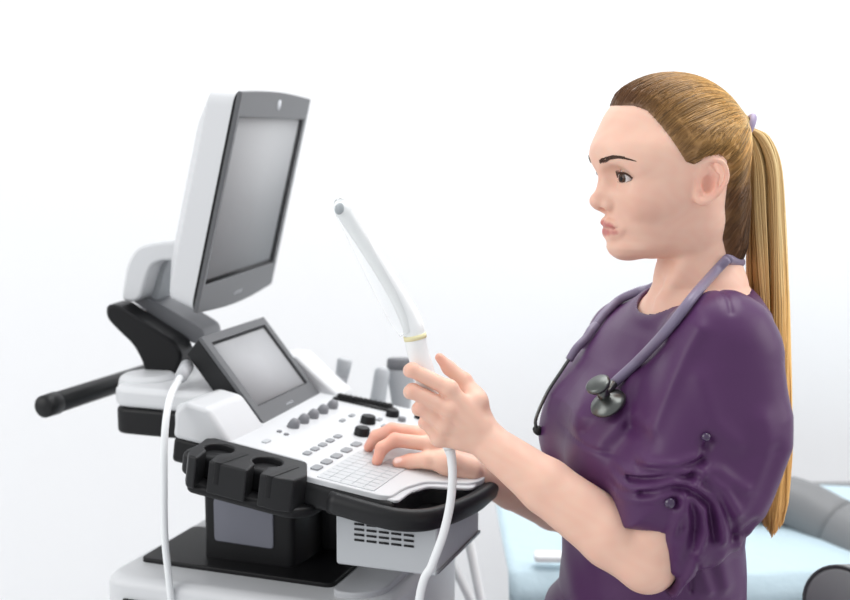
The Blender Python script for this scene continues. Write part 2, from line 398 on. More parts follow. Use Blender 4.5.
# grab handle round the near front corner, and its twin
def handle(sgn, off):
    path = [(-.03, -.156), (.03, -.160), (.062, -.156), (.088, -.136), (.104, -.10), (.114, -.06), (.120, -.02), (.121, .02), (.121, .05)]
    P = catmull([np.array([a, off+sgn*b, 0]) for a, b in path], 6); mb = MB(); V = []; F = []
    prof = rpoly([(-.008, -.034), (.006, -.032), (.010, -.013), (.003, -.004), (-.009, -.006)], .007, 4); n = len(prof)
    for i, p in enumerate(P):
        t = P[min(i+1, len(P)-1)]-P[max(i-1, 0)]; t /= np.linalg.norm(t); nrm = np.array([-t[1]*-1, -t[0], 0])*sgn*1.0
        nrm = np.array([t[1], -t[0], 0])*sgn
        k = min(1, (i+1)/6)
        for (a, c) in prof: q = p+nrm*a; V.append(Pn(q[0], q[1], c))
    for i in range(len(P)-1):
        for k in range(n): F.append((i*n+k, i*n+(k+1) % n, (i+1)*n+(k+1) % n, (i+1)*n+k))
    F += [tuple(range(n)), tuple((len(P)-1)*n+k for k in range(n))[::-1]]
    mb.add(V, F); mb.obj('grab_handle', M['dark'], us)
handle(1, 0)
# probe holder block with two open cups and two cable slots
def cpoly():
    pts = [(-.214, -.184)]
    def cup(uc, wc, r, gap):      # open cup seen from above, opening to the near side
        out = [(uc-gap+.006, -.186)]
        for t in np.linspace(math.radians(270)-math.asin(gap/r), math.radians(270)+math.asin(gap/r)-2*math.pi, 20):
            out.append((uc+r*math.cos(t), wc+r*math.sin(t)))
        return out+[(uc+gap+.006, -.186)]
    def slot(uc, w): return [(uc-.0045+.004, -.186), (uc-.0045, w), (uc+.0045, w), (uc+.0045+.004, -.186)]
    pts += cup(-.199, -.133, .019, .0085)+[(-.162, -.186)]
    pts += cup(-.128, -.137, .019, .0085)+[(-.088, -.186)]
    return pts+[(-.070, -.180), (-.066, -.15), (-.088, -.104), (-.226, -.098), (-.234, -.108), (-.222, -.172)]
mb = MB(); mb.poly(Pn, cpoly(), -.036, .006); hb = mb.obj('probe_holder_block', M['dark'], us, bevel=.003)
for sx in (-.165, -.093):
    mb = MB(); mb.poly(Pn, rpoly([(sx-.012, -.187), (sx-.002, -.187), (sx+.007, -.128), (sx-.003, -.126)], .004), -.022, .0068); mb.obj('cable_slot', M['black'], hb, bevel=.0008)
mb = MB(); mb.poly(Pn, rpoly([(-.218, -.178), (-.07, -.178), (-.05, -.15), (-.05, -.10), (-.238, -.10)], .012), -.046, -.032); mb.obj('holder_base', M['black'], us, bevel=.006)
MB().tube([Pn(-.222, -.12, -.022), Pn(-.240, -.12, -.027), Pn(-.242, -.12, -.040), Pn(-.225, -.12, -.052), Pn(-.19, -.12, -.053)], .0065, 12, 6).obj('cable_hook', M['black'], us)
# raised rear housing carrying the touch screen
T0 = at(262, 425, 1.707); TT = math.radians(38.9); TY = math.radians(17.5)
uT = np.array([math.cos(TY), -math.sin(TY), 0]); wT = np.array([math.sin(TY), math.cos(TY), 0])
upT = Z*math.cos(TT)-uT*math.sin(TT); nT = np.cross(wT, upT); nT = nT if nT@uT > 0 else -nT
TF = Frame(T0, wT, upT, nT)         # (across, up, out)
side = [(-.345, -.055), (-.345, .03), (-.325, .052), (-.27, .062), (-.245, .058), (-.20, .004), (-.19, -.01), (-.19, -.055)]
def wedge(b0, b1, pts, name, m, bev=.01):
    mb = MB(); mb.prism([Pn(a, b0, c) for a, c in pts], [Pn(a, b1, c) for a, c in pts]); return mb.obj(name, m, us, bevel=bev)
wedge(-.088, .29, [(-.292, -.012), (-.296, .02), (-.294, .034), (-.282, .038), (-.250, .010), (-.246, -.012)], 'rear_housing', M['white'], .006)
wedge(-.090, .25, [(-.292, -.045), (-.292, -.010), (-.20, -.010), (-.20, -.045)], 'rear_housing_base', M['black'], .006)
wedge(-.092, .008, [(-.293, -.012), (-.293, .028), (-.278, .042), (-.245, .040), (-.205, .002), (-.200, -.012)], 'housing_corner', M['white'], .008)
wedge(.228, .285, [(-.32, -.01), (-.32, .03), (-.30, .052), (-.27, .052), (-.235, .030), (-.19, .004), (-.19, -.01)], 'housing_shoulder', M['white'], .012)
# touch screen
Wt, Ht = .209, .151
mb = MB(); mb.prism([TF(0, 0, -.001), TF(Wt, 0, -.001), TF(Wt, Ht, -.001), TF(0, Ht, -.001)][::-1], [TF(.005, .012, -.034), TF(Wt-.005, .012, -.034), TF(Wt-.005, Ht-.004, -.034), TF(.005, Ht-.004, -.034)][::-1])
ts = mb.obj('touch_screen', M['dark'], us, bevel=.003)
def ring(fr, o, i, c0, c1, name, m, parent, bev=.001):
    (a0, b0, a1, b1), (e0_, f0, e1, f1) = o, i
    R0 = [(a0, b0), (a1, b0), (a1, b1), (a0, b1)]; R1 = [(e0_, f0), (e1, f0), (e1, f1), (e0_, f1)]
    V = [fr(x, y, c) for c in (c0, c1) for R in (R0, R1) for x, y in R]; F = []
    for k in range(4):
        j = (k+1) % 4
        F += [(k, j, 4+j, 4+k), (8+k, 12+k, 12+j, 8+j), (k, 8+k, 8+j, j), (4+k, 4+j, 12+j, 12+k)]
    return MB().add(V, F).obj(name, m, parent, bevel=bev)
ring(TF, (0, 0, Wt, Ht), (.017, .026, Wt-.014, Ht-.013), -.002, .004, 'bezel', M['bezel'], ts)
mb = MB(); mb.box(TF, (.016, Wt-.013), (.025, Ht-.012), (-.003, .0005)); mb.obj('display', M['tscreen'], ts)
ring(TF, (.017, .026, Wt-.014, Ht-.013), (.0185, .0275, Wt-.0175, Ht-.0165), .0003, .0012, 'display_border', M['black'], ts, 0)
# small maker's wording (illegible in the photograph) as a row of strokes
def strokes(fr, x, y, n, w, h, name, parent, c=.0042):
    mb = MB()
    for i in range(n):
        a = x+i*w*1.45; mb.box(fr, (a, a+w*.35), (y, y+h), (c-.0008, c+.0003)); mb.box(fr, (a, a+w), (y+(i % 3)*h*.38, y+(i % 3)*h*.38+h*.22), (c-.0008, c+.0003))
    return mb.obj(name, M['mark'], parent, smooth=False)
strokes(TF, .092, .0085, 7, .0024, .0032, 'lettering', ts)
# monitor
MY = math.radians(10.1); MT = math.radians(13.2); sc_ = 1.78/1.75
uM = np.array([math.cos(MY), -math.sin(MY), 0]); wM = np.array([math.sin(MY), math.cos(MY), 0]); upM = Z*math.cos(MT)+uM*math.sin(MT); nM = np.cross(wM, upM); nM = nM if nM@uM > 0 else -nM
MF = Frame(at(193, 312, 1.78), wM, upM, nM); Wm, Hm = .361, .322
def rr(x0, y0, x1, y1, r): return rpoly([(x0, y0), (x1, y0), (x1, y1), (x0, y1)], r, 6)
mb = MB()
o1 = rr(0, 0, Wm, Hm, .022); o2 = rr(.004, .006, Wm-.004, Hm-.006, .024); o3 = rr(.03, .04, Wm-.03, Hm-.04, .03)
n = len(o1); V = [MF(x, y, -.002) for x, y in o1]+[MF(x, y, -.042) for x, y in o2]+[MF(x, y, -.058) for x, y in o3]
F = [tuple(range(n))[::-1]]+[(r*n+i, r*n+(i+1) % n, (r+1)*n+(i+1) % n, (r+1)*n+i) for r in range(2) for i in range(n)]+[tuple(2*n+i for i in range(n))]
mo = mb.add(V, F).obj('monitor', M['white'], us, bevel=.002)
mb = MB(); mb.poly(MF, rr(.0, .0, Wm, Hm, .022), -.004, .001); mb.obj('front_edge', M['black'], mo, bevel=.001)
# front bezel slightly bowed at the top and bottom, with its screen sunk in
def bez():
    out = []; inn = []
    for k in range(60):
        t = k/60*4; s = int(t); q = t-s
        if s == 0: out.append((q*Wm, -.009*math.sin(math.pi*q))); inn.append((.009+q*(Wm-.026), .040))
        if s == 1: out.append((Wm, q*Hm)); inn.append((Wm-.017, .040+q*(Hm-.075)))
        if s == 2: out.append((Wm-q*Wm, Hm+.005*math.sin(math.pi*q))); inn.append((Wm-.017-q*(Wm-.026), Hm-.035))
        if s == 3: out.append((0, Hm-q*Hm)); inn.append((.009, Hm-.035-q*(Hm-.075)))
    n = 60; V = [MF(x, y, c) for c in (.0, .007) for L in (out, inn) for x, y in L]; F = []
    for k in range(n):
        j = (k+1) % n; F += [(k, j, n+j, n+k), (2*n+k, 3*n+k, 3*n+j, 2*n+j), (k, 2*n+k, 2*n+j, j), (n+k, n+j, 3*n+j, 3*n+k)]
    return MB().add(V, F).obj('bezel', M['bezel'], mo, bevel=.0012)
bez()
mb = MB(); mb.box(MF, (.007, Wm-.015), (.038, Hm-.033), (.0, .0025)); mb.obj('display', M['screen'], mo)
mb = MB(); mb.box(MF, (Wm-.028, Wm-.017), (.040, Hm-.035), (.002, .0034)); mb.box(MF, (.009, Wm-.017), (.040, .046), (.002, .0034)); mb.obj('display_border', M['black'], mo)
strokes(MF, .155, .008, 6, .0045, .005, 'lettering', mo, .0075)
mb = MB(); mb.lathe(MF(.185, Hm-.014, .0075), nM, [(-.001, .0), (-.001, .008), (.0005, .008), (.0005, .0)], 20); mb.obj('emblem', M['mark'], mo)
# monitor arm: black cradle, grey top, white loop
AF = Frame(at(165, 340, 1.86), uM, Z, wM)
def ap(px, py):
    d = ray(px, py); t = np.dot(AF.O-CAM, AF.n)/np.dot(d, AF.n); p = CAM+d*t-AF.O; return float(p@uM), float(p@Z)
def aprism(pix, c0, c1, name, m, bev=.006, rnd=.01):
    pts = rpoly([ap(*q) for q in pix], rnd, 5); mb = MB(); mb.prism([AF(a, b, c0) for a, b in pts], [AF(a, b, c1) for a, b in pts]); return mb.obj(name, m, us, bevel=bev)
aprism([(111, 303), (122, 303), (150, 321), (180, 340), (187, 352), (180, 378), (150, 378), (148, 362), (138, 343), (122, 328), (111, 316)], -.02, .035, 'arm_cradle', M['black'], .006, .012)
aprism([(119, 301), (135, 300), (160, 312), (196, 334), (196, 350), (178, 345), (150, 324)], .036, .11, 'arm_top', M['grey'], .005, .01)
aprism([(120, 302), (126, 264), (136, 247), (152, 243), (180, 241), (200, 246), (200, 262), (180, 260), (160, 261), (151, 266), (146, 280), (140, 302)], -.0, .05, 'arm_loop', M['white'], .006, .02)
aprism([(133, 304), (141, 272), (150, 262), (157, 262), (150, 280), (145, 306)], .051, .10, 'arm_loop_inner', M['lgrey'], .003, .006)  # inner side of the loop, its shade put into the grey colour
# rear wing
wg = Gwall(109, 409, -.01)-G.O; wa, wb_, wz = float(wg@U), float(wg@Wd), float(wg[2])
mb = MB(); mb.poly(G, rpoly([(wa, wb_), (-.285, wb_), (-.285, wb_+.22), (wa, wb_+.22)], .03, 6), wz+.003, wz+.034); mb.obj('rear_wing', M['white'], us, bevel=.010)
mb = MB(); mb.poly(G, rpoly([(wa+.001, wb_+.001), (-.275, wb_+.001), (-.275, wb_+.21), (wa+.001, wb_+.21)], .03, 6), wz-.036, wz+.003); mb.obj('wing_base', M['black'], us, bevel=.006)
mb = MB(); mb.lathe(G((wa-.30)/2-.05, wb_+.07, wz+.02), Z, [(0, 0), (0, .045), (.016, .042), (.022, .034), (.022, 0)], 24); mb.obj('arm_socket', M['white'], us, bevel=.002)
# rear push handle
h0 = at(43, 407, 1.78); hb0 = MB(); hd = Wd
hb0.lathe(h0, hd, [(-.002, 0), (-.002, .012), (.002, .0165), (.03, .0172), (.032, .0150), (.034, .0158), (.50, .0158), (.505, 0)], 24); pb = hb0.obj('push_handle', M['dark'], us)
MB().tube([h0+hd*.21, h0+hd*.215+U*.05-Z*.004, G(wa+.02, wb_+.10, wz-.012)], [.013, .012, .013], 12, 6).obj('handle_bracket', M['black'], us)
MB().tube([h0+hd*.44, h0+hd*.44+U*.05-Z*.004, G(wa+.02, wb_+.22, wz-.012)], [.013, .012, .013], 12, 6).obj('handle_bracket', M['black'], us)
# controls
def knob(px, py, r, h, m, name, ribs=0):
    a, b = H(px, py); mb = MB(); seg = 28
    mb.lathe(Pn(a, b, .001), Pn.n, [(0, 0), (0, r*1.05), (h*.1, r*1.05), (h*.12, r), (h*.85, r*.93), (h, r*.8), (h, 0)], seg)
    mb.obj(name, m, us, bevel=.0006)
for i in range(5):
    t = i/4; x = 292+t*(330.8-292); y = 429+t*(409.5-429)
    a, b = H(x, y); mb = MB(); ax = Pn.n+.35*Pn.u
    mb.lathe(Pn(a, b, .0), ax, [(0, 0), (0, .0085), (.006, .0085), (.011, .0075), (.015, .0055), (.016, 0)], 24); mb.obj('slim_knob', M['grey'], us)
for px, py, r, h in ((361.5, 437, .0115, .0135), (367.5, 425, .0115, .0135), (392, 418, .0105, .012), (420, 420, .0095, .012)):
    knob(px, py, r, h, M['black'], 'rotary_knob')
knob(401.5, 423, .0062, .008, M['grey'], 'small_knob')
def key(px, py, w, h, name='key', m=None, hh=.0022):
    a, b = H(px, py); mb = MB(); mb.poly(Pn, rpoly([(a-w/2, b-h/2), (a+w/2, b-h/2), (a+w/2, b+h/2), (a-w/2, b+h/2)], min(w, h)*.3, 4), .002, .003+hh); return mb.obj(name, m or M['key'], us, bevel=.0008)
for i in range(5): t = i/4; key(316.5+t*(356-316.5), 470.5+t*(447-470.5), .012, .019)
for i in range(5): t = i/4; key(307+t*(337.5-307), 456+t*(439-456), .0095, .0145)
for q in ((342, 423), (351.5, 418), (413, 450), (384, 428.5), (379, 422)): key(*q, .007, .013)
for q in ((279, 434), (286, 437)): key(*q, .006, .007, m=M['grey'])
key(266, 444, .008, .016, m=M['lgrey'])
# ridged strip along the far side and further keys
mb = MB()
for i in range(11):
    x = 340+i*4.9; y = 401+i*1.0; a, b = H(x, y); mb.lathe(Pn(a, b, 0), Pn.n, [(0, 0), (0, .0058), (.011, .0052), (.013, 0)], 12)
a, b = H(338, 401); a2, b2 = H(390, 410); mb.box(Pn, (a-.006, a2+.01), (b-.008, b+.014), (0, .006))
mb.obj('slider_bank', M['dark'], us)
# keypad membrane with its printed grid
kp = [H(321, 479), H(372, 494), H(410, 470), H(360, 452)]
ka0, ka1, kb0, kb1 = -.058, .020, -.141, -.004
mb = MB(); mb.poly(Pn, rpoly([(ka0, kb0), (ka1, kb0), (ka1, kb1), (ka0, kb1)], .003), .002, .0042); kpad = mb.obj('keypad', M['pad'], us, bevel=.0008)
mb = MB()
for i in range(1, 5): a = ka0+(ka1-ka0)*i/5; mb.box(Pn, (a-.0003, a+.0003), (kb0+.003, kb1-.003), (.004, .0045))
for i in range(1, 10): b = kb0+(kb1-kb0)*i/10; mb.box(Pn, (ka0+.003, ka1-.003), (b-.0003, b+.0003), (.004, .0045))
mb.obj('key_grid', M['lgrey'], kpad)
# far-side probe holder rail
mb = MB(); mb.poly(Pn, rpoly([(-.22, .262), (-.03, .262), (-.03, .31), (-.22, .31)], .012), -.04, -.014); mb.obj('far_holder_rail', M['white'], us, bevel=.004)

# probes resting in the far holder
def hprobe(px0, py0, px1, py1, Y, prof, flat, m, label, capm=None, cap=None):
    a = at(px0, py0, Y); b = at(px1, py1, Y); L = np.linalg.norm(b-a); mb = MB(); X = np.cross(b-a, (0, 1, 0))
    t = thing('ultrasound_probe', label, 'ultrasound probe', a, 'probes in the far side holder')
    mb.lathe(a, b-a, [(h*L, r) for h, r in prof], 24, 1, flat, X=X); mb.obj('body', m, t, bevel=.001)
    if capm: MB().lathe(a, b-a, [(h*L, r) for h, r in cap], 24, 1, flat, X=X).obj('head', capm, t)
    MB().tube([a+(a-b)*.02, a-Z*.03+Wd*.01, a-Z*.10+Wd*.03, a-Z*.2+Wd*.02], .004, 8, 6).obj('cord', M['offwhite'], t)
hprobe(339, 393, 345, 359, 2.02, [(-.15, 0), (-.15, .008), (.1, .009), (.35, .010), (.6, .0115), (.62, 0)], .6, M['offwhite'], 'narrow upright pale probe with grey head, leftmost of the far holder probes', M['lgrey'], [(.5, 0), (.5, .011), (.95, .0125), (1.0, .011), (1.0, 0)])
hprobe(377, 404, 383, 368, 2.0, [(-.05, 0), (-.05, .012), (.1, .013), (.5, .0125), (.75, .013), (.92, .0125), (1.0, .009), (1.04, 0)], .9, M['lgrey'], 'rounded pale bulb-ended probe beside the wide flat probe')
hprobe(401, 410, 401.5, 358, 2.02, [(-.02, 0), (-.02, .014), (.15, .016), (.5, .021), (.78, .025), (.8, 0)], .45, M['lgrey'], 'wide flat probe with darker grey top behind the raised hand', M['grey'], [(.78, 0), (.78, .0245), (.98, .0235), (1.0, .02), (1.0, 0)])

# left cable hanging past the housing
cw = thing('hanging_cable', 'white cable hanging down in front of the left side of the machine', 'cable', at(165, 560, 1.58)*np.array([1, 1, 0]))
cpath = [at(184, 372, 1.74), at(178, 381, 1.70), at(170, 398, 1.62), at(165, 430, 1.585), at(164, 480, 1.575), at(165, 540, 1.57), at(171, 600, 1.565)]
cpath += [np.array([cpath[-1][0]+.015, 1.56, .45]), np.array([cpath[-1][0]+.03, 1.56, .2]), np.array([cpath[-1][0]+.06, 1.55, .008]), np.array([cpath[-1][0]+.2, 1.5, .008])]
MB().tube(cpath, .0048, 12, 8).obj('cord', M['cable'], cw)
MB().tube([at(187, 366, 1.755), at(181, 377, 1.715)], [.010, .009], 14, 0).obj('plug', M['offwhite'], cw)

# ------------------------------------------------------------------ the seated person
A = at
HY = math.radians(13); HO = at(686, 185, 1.5); HS = .978
Fh = np.array([-math.cos(HY), -math.sin(HY), 0]); Lh = np.array([math.sin(HY), -math.cos(HY), 0])
HR = np.stack([Fh, Lh, Z], 1)
def hl(P): return (P-HO)@HR/HS            # world -> head (forward, left, up)
def hw(x, y, z): return HO+HS*(HR@np.array([x, y, z]))
zt = np.array([-.095, -.090, -.083, -.075, -.066, -.058, -.05, -.035, -.02, 0, .012, .03, .06])
Ft = np.array([.070, .080, .0905, .0945, .0915, .094, .098, .1005, .1, .1005, .101, .108, .112])
Wt_ = np.array([.020, .028, .038, .0445, .050, .054, .0575, .062, .0655, .068, .0685, .069, .069])
Bt = np.array([.05, .042, .022, .002, -.012, -.022, -.028, -.033, -.035, -.035, -.035, -.035, -.035])
Ct = np.array([.060, .056, .044, .030, .018, .010, .006, .006, .010, .015, .018, .02, .02])
def head_base(q):
    x, y, z = q[:, 0], q[:, 1], q[:, 2]
    F = np.interp(z, zt, Ft); W = np.interp(z, zt, Wt_); B = np.interp(z, zt, Bt); c = np.interp(z, zt, Ct)
    a = np.where(x > c, F-c, c-B); e = 2.25
    s = (np.abs((x-c)/a)**e+np.abs(y/W)**e)**(1/e)
    f = (s-1)*np.minimum(W, .05)*.95+np.maximum(0, 0)
    f = smax(f, -.088-z, .022); f = smax(f, z-.05, .02)
    cr = ell(q, (.0235, 0, .044), (.0885, .0705, .0805))
    f = smin(f, cr, .03)
    return smin(f, ell(q, (.054, 0, .064), (.051, .050, .046)), .015)
def chainf(q, pts, rs, k=.004):
    f = None
    for i in range(len(pts)-1):
        v = cone(q, pts[i], pts[i+1], rs[i], rs[i+1]); f = v if f is None else smin(f, v, k)
    return f
EYE = (.0855, .0298, .0105)
HELIX = catmull([(.012, .0735, .006), (.0105, .075, .024), (-.004, .080, .0325), (-.019, .085, .029), (-.0255, .086, .013), (-.020, .084, -.003), (-.009, .080, -.014), (.004, .077, -.0205), (.0115, .0745, -.017), (.013, .073, -.008)], 4)
HELR = list(np.interp(np.linspace(0, 1, len(HELIX)), np.linspace(0, 1, 10), [.003, .0032, .0032, .0032, .0032, .0032, .0038, .0054, .004, .003]))
def head_full(P):
    q = hl(P); f = head_base(q); ya = np.abs(q[:, 1]); m = np.stack([q[:, 0], ya, q[:, 2]], 1)
    near = (q[:, 0] > .05)
    f = smin(f, ell(m, (.066, .043, -.012), (.024, .017, .020)), .018)       # cheek
    f = smin(f, chainf(m, [(.1010, .008, .0290), (.0965, .030, .032), (.080, .051, .028)], [.0075, .0075, .006]), .016)
    f = smax(f, -ell(m, (.1080, .031, .011), (.0165, .021, .0125)), .012)      # socket
    f = smin(f, ball(m, EYE, .0149), .004)
    f = smin(f, cone(m, (.0965, 0, .014), (.1135, 0, -.0165), .0062, .0078), .010)   # bridge
    f = smin(f, ball(m, (.1155, 0, -.0185), .0082), .006)
    f = smin(f, ell(m, (.101, 0, -.018), (.012, .0125, .012)), .010)
    f = smin(f, ball(m, (.1055, .0112, -.0215), .0062), .005)
    f = smin(f, cone(m, (.1135, 0, -.0245), (.101, 0, -.030), .0036, .004), .004)
    f = smax(f, -ell(m, (.1085, .0062, -.0275), (.0055, .0030, .0035)), .002)
    f = smin(f, chainf(m, [(.1020, 0, -.0452), (.1020, .006, -.0444), (.0975, .0150, -.0464), (.0895, .0238, -.0488)], [.0044, .0045, .0036, .0014]), .006)
    f = smin(f, chainf(m, [(.0975, 0, -.0565), (.0965, .008, -.0565), (.0920, .017, -.0538), (.0885, .0232, -.0496)], [.0066, .0066, .0044, .0012]), .006)
    f = smax(f, -chainf(m, [(.1075, 0, -.0500), (.1055, .008, -.0500), (.0998, .016, -.0498), (.0945, .0235, -.0490)], [.0010, .0010, .0008, .0001]), .0016)
    f = smin(f, ball(m, (.0805, 0, -.0745), .0135), .02)
    # eye opening (almond), only in front of the eyeball
    oy = m[:, 1]-.0338; oz = m[:, 2]-.0098-.02*oy; w = .0165
    up = .0060*(1-(oy/w)**2); lo = -.0042*(1-(oy/w)**2)
    lens = np.maximum(oz-up, lo-oz); lens = np.maximum(lens, .072-m[:, 0])
    f = smax(f, -lens, .0012)
    # crease above the eye
    f = smax(f, -chainf(m, [(.0945, .019, .0155), (.0955, .031, .0185), (.087, .045, .0145)], [.0008]*3), .003)
    # ear
    m = (m-np.array([.0098, 0, .0022]))*np.array([1.216, 1, 1.1])
    e = ell(m, (-.003, .074, .005), (.018, .006, .025))
    e = smin(e, chainf(m, HELIX, HELR, .002), .004)
    e = smin(e, chainf(m, [(-.004, .079, .022), (-.014, .081, .012), (-.012, .080, -.003), (.001, .0785, -.012)], [.003, .003, .003, .003], .003), .004)
    e = smax(e, -ell(m, (.000, .085, .002), (.0095, .0165, .0125)), .003)
    e = smax(e, -chainf(m, [(.005, .086, .024), (-.005, .088, .0265), (-.0155, .091, .0235), (-.0195, .0915, .012), (-.0165, .090, .001)], [.0042]*5), .0025)
    e = smin(e, cone(m, (.0125, .0725, .0035), (.011, .075, -.004), .0036, .0034), .003)
    f = smin(f, e, .005)
    return f*HS
# torso, as stacked sections turned a little to the camera
TYAW = math.radians(10); Ft_ = np.array([-math.cos(TYAW), -math.sin(TYAW), 0]); Lt_ = np.array([math.sin(TYAW), -math.cos(TYAW), 0])
def zy(y): return at(650, y, 1.5)[2]
def xx(px): return at(px, 400, 1.5)[0]
TS = sorted([(zy(284), xx(703), .046, .060), (zy(294), xx(701), .060, .085), (zy(308), xx(697), .072, .125), (zy(330), xx(688), .086, .160), (zy(360), xx(676), .100, .170),
      (zy(400), xx(661), .112, .170), (zy(450), xx(657), .114, .158), (zy(530), xx(655), .102, .140), (zy(600), xx(655), .106, .150), (.68, xx(655), .125, .172), (.56, xx(655), .13, .18), (.46, xx(650), .10, .16)])
TS = np.array(TS)
def torso_f(P, off=0):
    z = P[:, 2]; c = np.interp(z, TS[:, 0], TS[:, 1]); d = np.interp(z, TS[:, 0], TS[:, 2])+off; w = np.interp(z, TS[:, 0], TS[:, 3])+off
    R = P[:, :2]-np.stack([c, np.full(len(c), 1.505)], 1); a = R@Ft_[:2]; b = R@Lt_[:2]
    e = 2.3; s = (np.abs(a/d)**e+np.abs(b/w)**e)**(1/e)
    f = (s-1)*np.minimum(d, w)*.9
    return smax(f, z-TS[-1, 0]-.004, .02)
CH = np.array([xx(661), 1.505, zy(438)])
def bust(P, off=0):
    a = ell(P, CH+Ft_*.066+Lt_*.066, (.055+off, .062+off, .060+off)); b = ell(P, CH+Ft_*.066-Lt_*.066, (.055+off, .062+off, .060+off)); return smin(a, b, .04)
SHL = A(726, 342, 1.352); ELL = A(647, 562, 1.325); WRL = A(494, 447, 1.405)
SHR = A(628, 338, 1.655); ELR = A(574, 514, 1.74); WRR = A(476, 474, 1.612)
body = Blend()
body.add(head_full, HO, .17, .012)
body.cone(hw(-.022, 0, -.03), A(699, 292, 1.5), .045, .050, .03)
body.cone(hw(-.014, .040, -.04), A(664, 300, 1.462), .009, .007, .018)
body.cone(hw(-.014, -.040, -.04), A(660, 297, 1.50), .009, .007, .018)
body.add(lambda P: smin(torso_f(P, -.008), bust(P, -.008), .03), (xx(660), 1.5, .78), .46, .035)
def limb(S, E, W, rs):
    d = W-E; pts = [S, (S+E)/2, E, E+d*.22, E+d*.65, W]
    body.add(lambda P: chainf(P, pts, rs, .006), (S+W+E)/3, .28, .025)
limb(SHL, ELL, WRL, [.044, .040, .0335, .0365, .0315, .0235])
limb(SHR, ELR, WRR, [.042, .038, .032, .034, .028, .0215])
# left hand, closed round the probe handle
PH = lambda x, y, dy=0: A(x, y, 1.425+dy)
mcp = [A(449, 388.5, 1.402), A(449, 409, 1.398), A(444.5, 425, 1.400), A(439, 438.5, 1.405)]
pip = [A(412, 370, 1.401), A(412.5, 391, 1.399), A(420.5, 408, 1.402), A(426, 421.5, 1.408)]
dip = [A(410, 370.5, 1.425), A(410.5, 392, 1.424), A(418.5, 409, 1.426), A(424.5, 423, 1.429)]
tip = [A(422, 375, 1.444), A(423, 397, 1.443), A(430, 413, 1.444), A(435, 427, 1.445)]
for i, r in enumerate((.0084, .0088, .0084, .0077)):
    m0 = mcp[i]*.72+pip[i]*.28
    body.cone(mcp[i], pip[i], r*1.10, r*1.0, .003); body.cone(pip[i], dip[i], r*.98, r*.92, .003); body.cone(dip[i], tip[i], r*.9, r*.78, .003)
    body.add((lambda c, rr_: lambda P: ball(P, c, rr_))(mcp[i]+np.array([0, -.0008, 0]), r*1.08), mcp[i], r, .006)
    w0 = WRL+(mcp[i]-WRL)*.1+np.array([0, .002, 0]); body.cone(w0, mcp[i], .0175-.0012*i, r*1.05, .005)
body.cone(A(476, 402, 1.415), A(462, 428, 1.414), .013, .013, .010)
tb = [A(488, 433, 1.418), A(474, 400, 1.430), A(464, 381, 1.437), A(449, 368, 1.440), A(439.5, 357.5, 1.440)]
for i, (a, b) in enumerate(((.014, .0125), (.0125, .0098), (.0094, .0080), (.0080, .0054))): body.cone(tb[i], tb[i+1], a, b, .012 if i < 2 else .004)
# right hand, resting on the keypad
sp = lambda x, y, h: Pn.hit(x, y, h)
rm = [A(431, 444, 1.600), A(424, 434, 1.622), A(425, 434, 1.645), A(430, 437, 1.663)]
rp = [A(395, 440, 1.598), A(392, 430, 1.622), A(393, 431, 1.648), A(404, 434, 1.668)]
rt = [sp(377, 461, .0085), sp(369, 447, .0085), sp(378, 442, .0085), sp(392, 440, .0085)]
for i, r in enumerate((.0094, .0096, .009, .008)):
    mid = rp[i]+(rt[i]-rp[i])*.52+np.array([-.005, 0, .0035])
    body.cone(rm[i], rp[i], r*1.08, r*.98, .005); body.cone(rp[i], mid, r*.96, r*.88, .004); body.cone(mid, rt[i], r*.88, r*.74, .004)
    body.cone(WRR+(rm[i]-WRR)*.1, rm[i], .0160, r*1.05, .007)
rtb = [A(470, 470, 1.592), A(448, 463, 1.580), A(428, 460, 1.583), A(410, 461.5, 1.590), sp(398, 462.5, .0095)]
for i, (a, b) in enumerate(((.016, .0155), (.0150, .0110), (.0108, .0100), (.0098, .0072))): body.cone(rtb[i], rtb[i+1], a, b, .008 if i < 2 else .004)
def lerp(a, b, t): return a[None]*(1-t[:, None])+b[None]*t[:, None]
SK = np.array([.86, .56, .435]); SR = np.array([.80, .36, .27]); LIP = np.array([.58, .205, .19]); DK = np.array([.52, .28, .21])
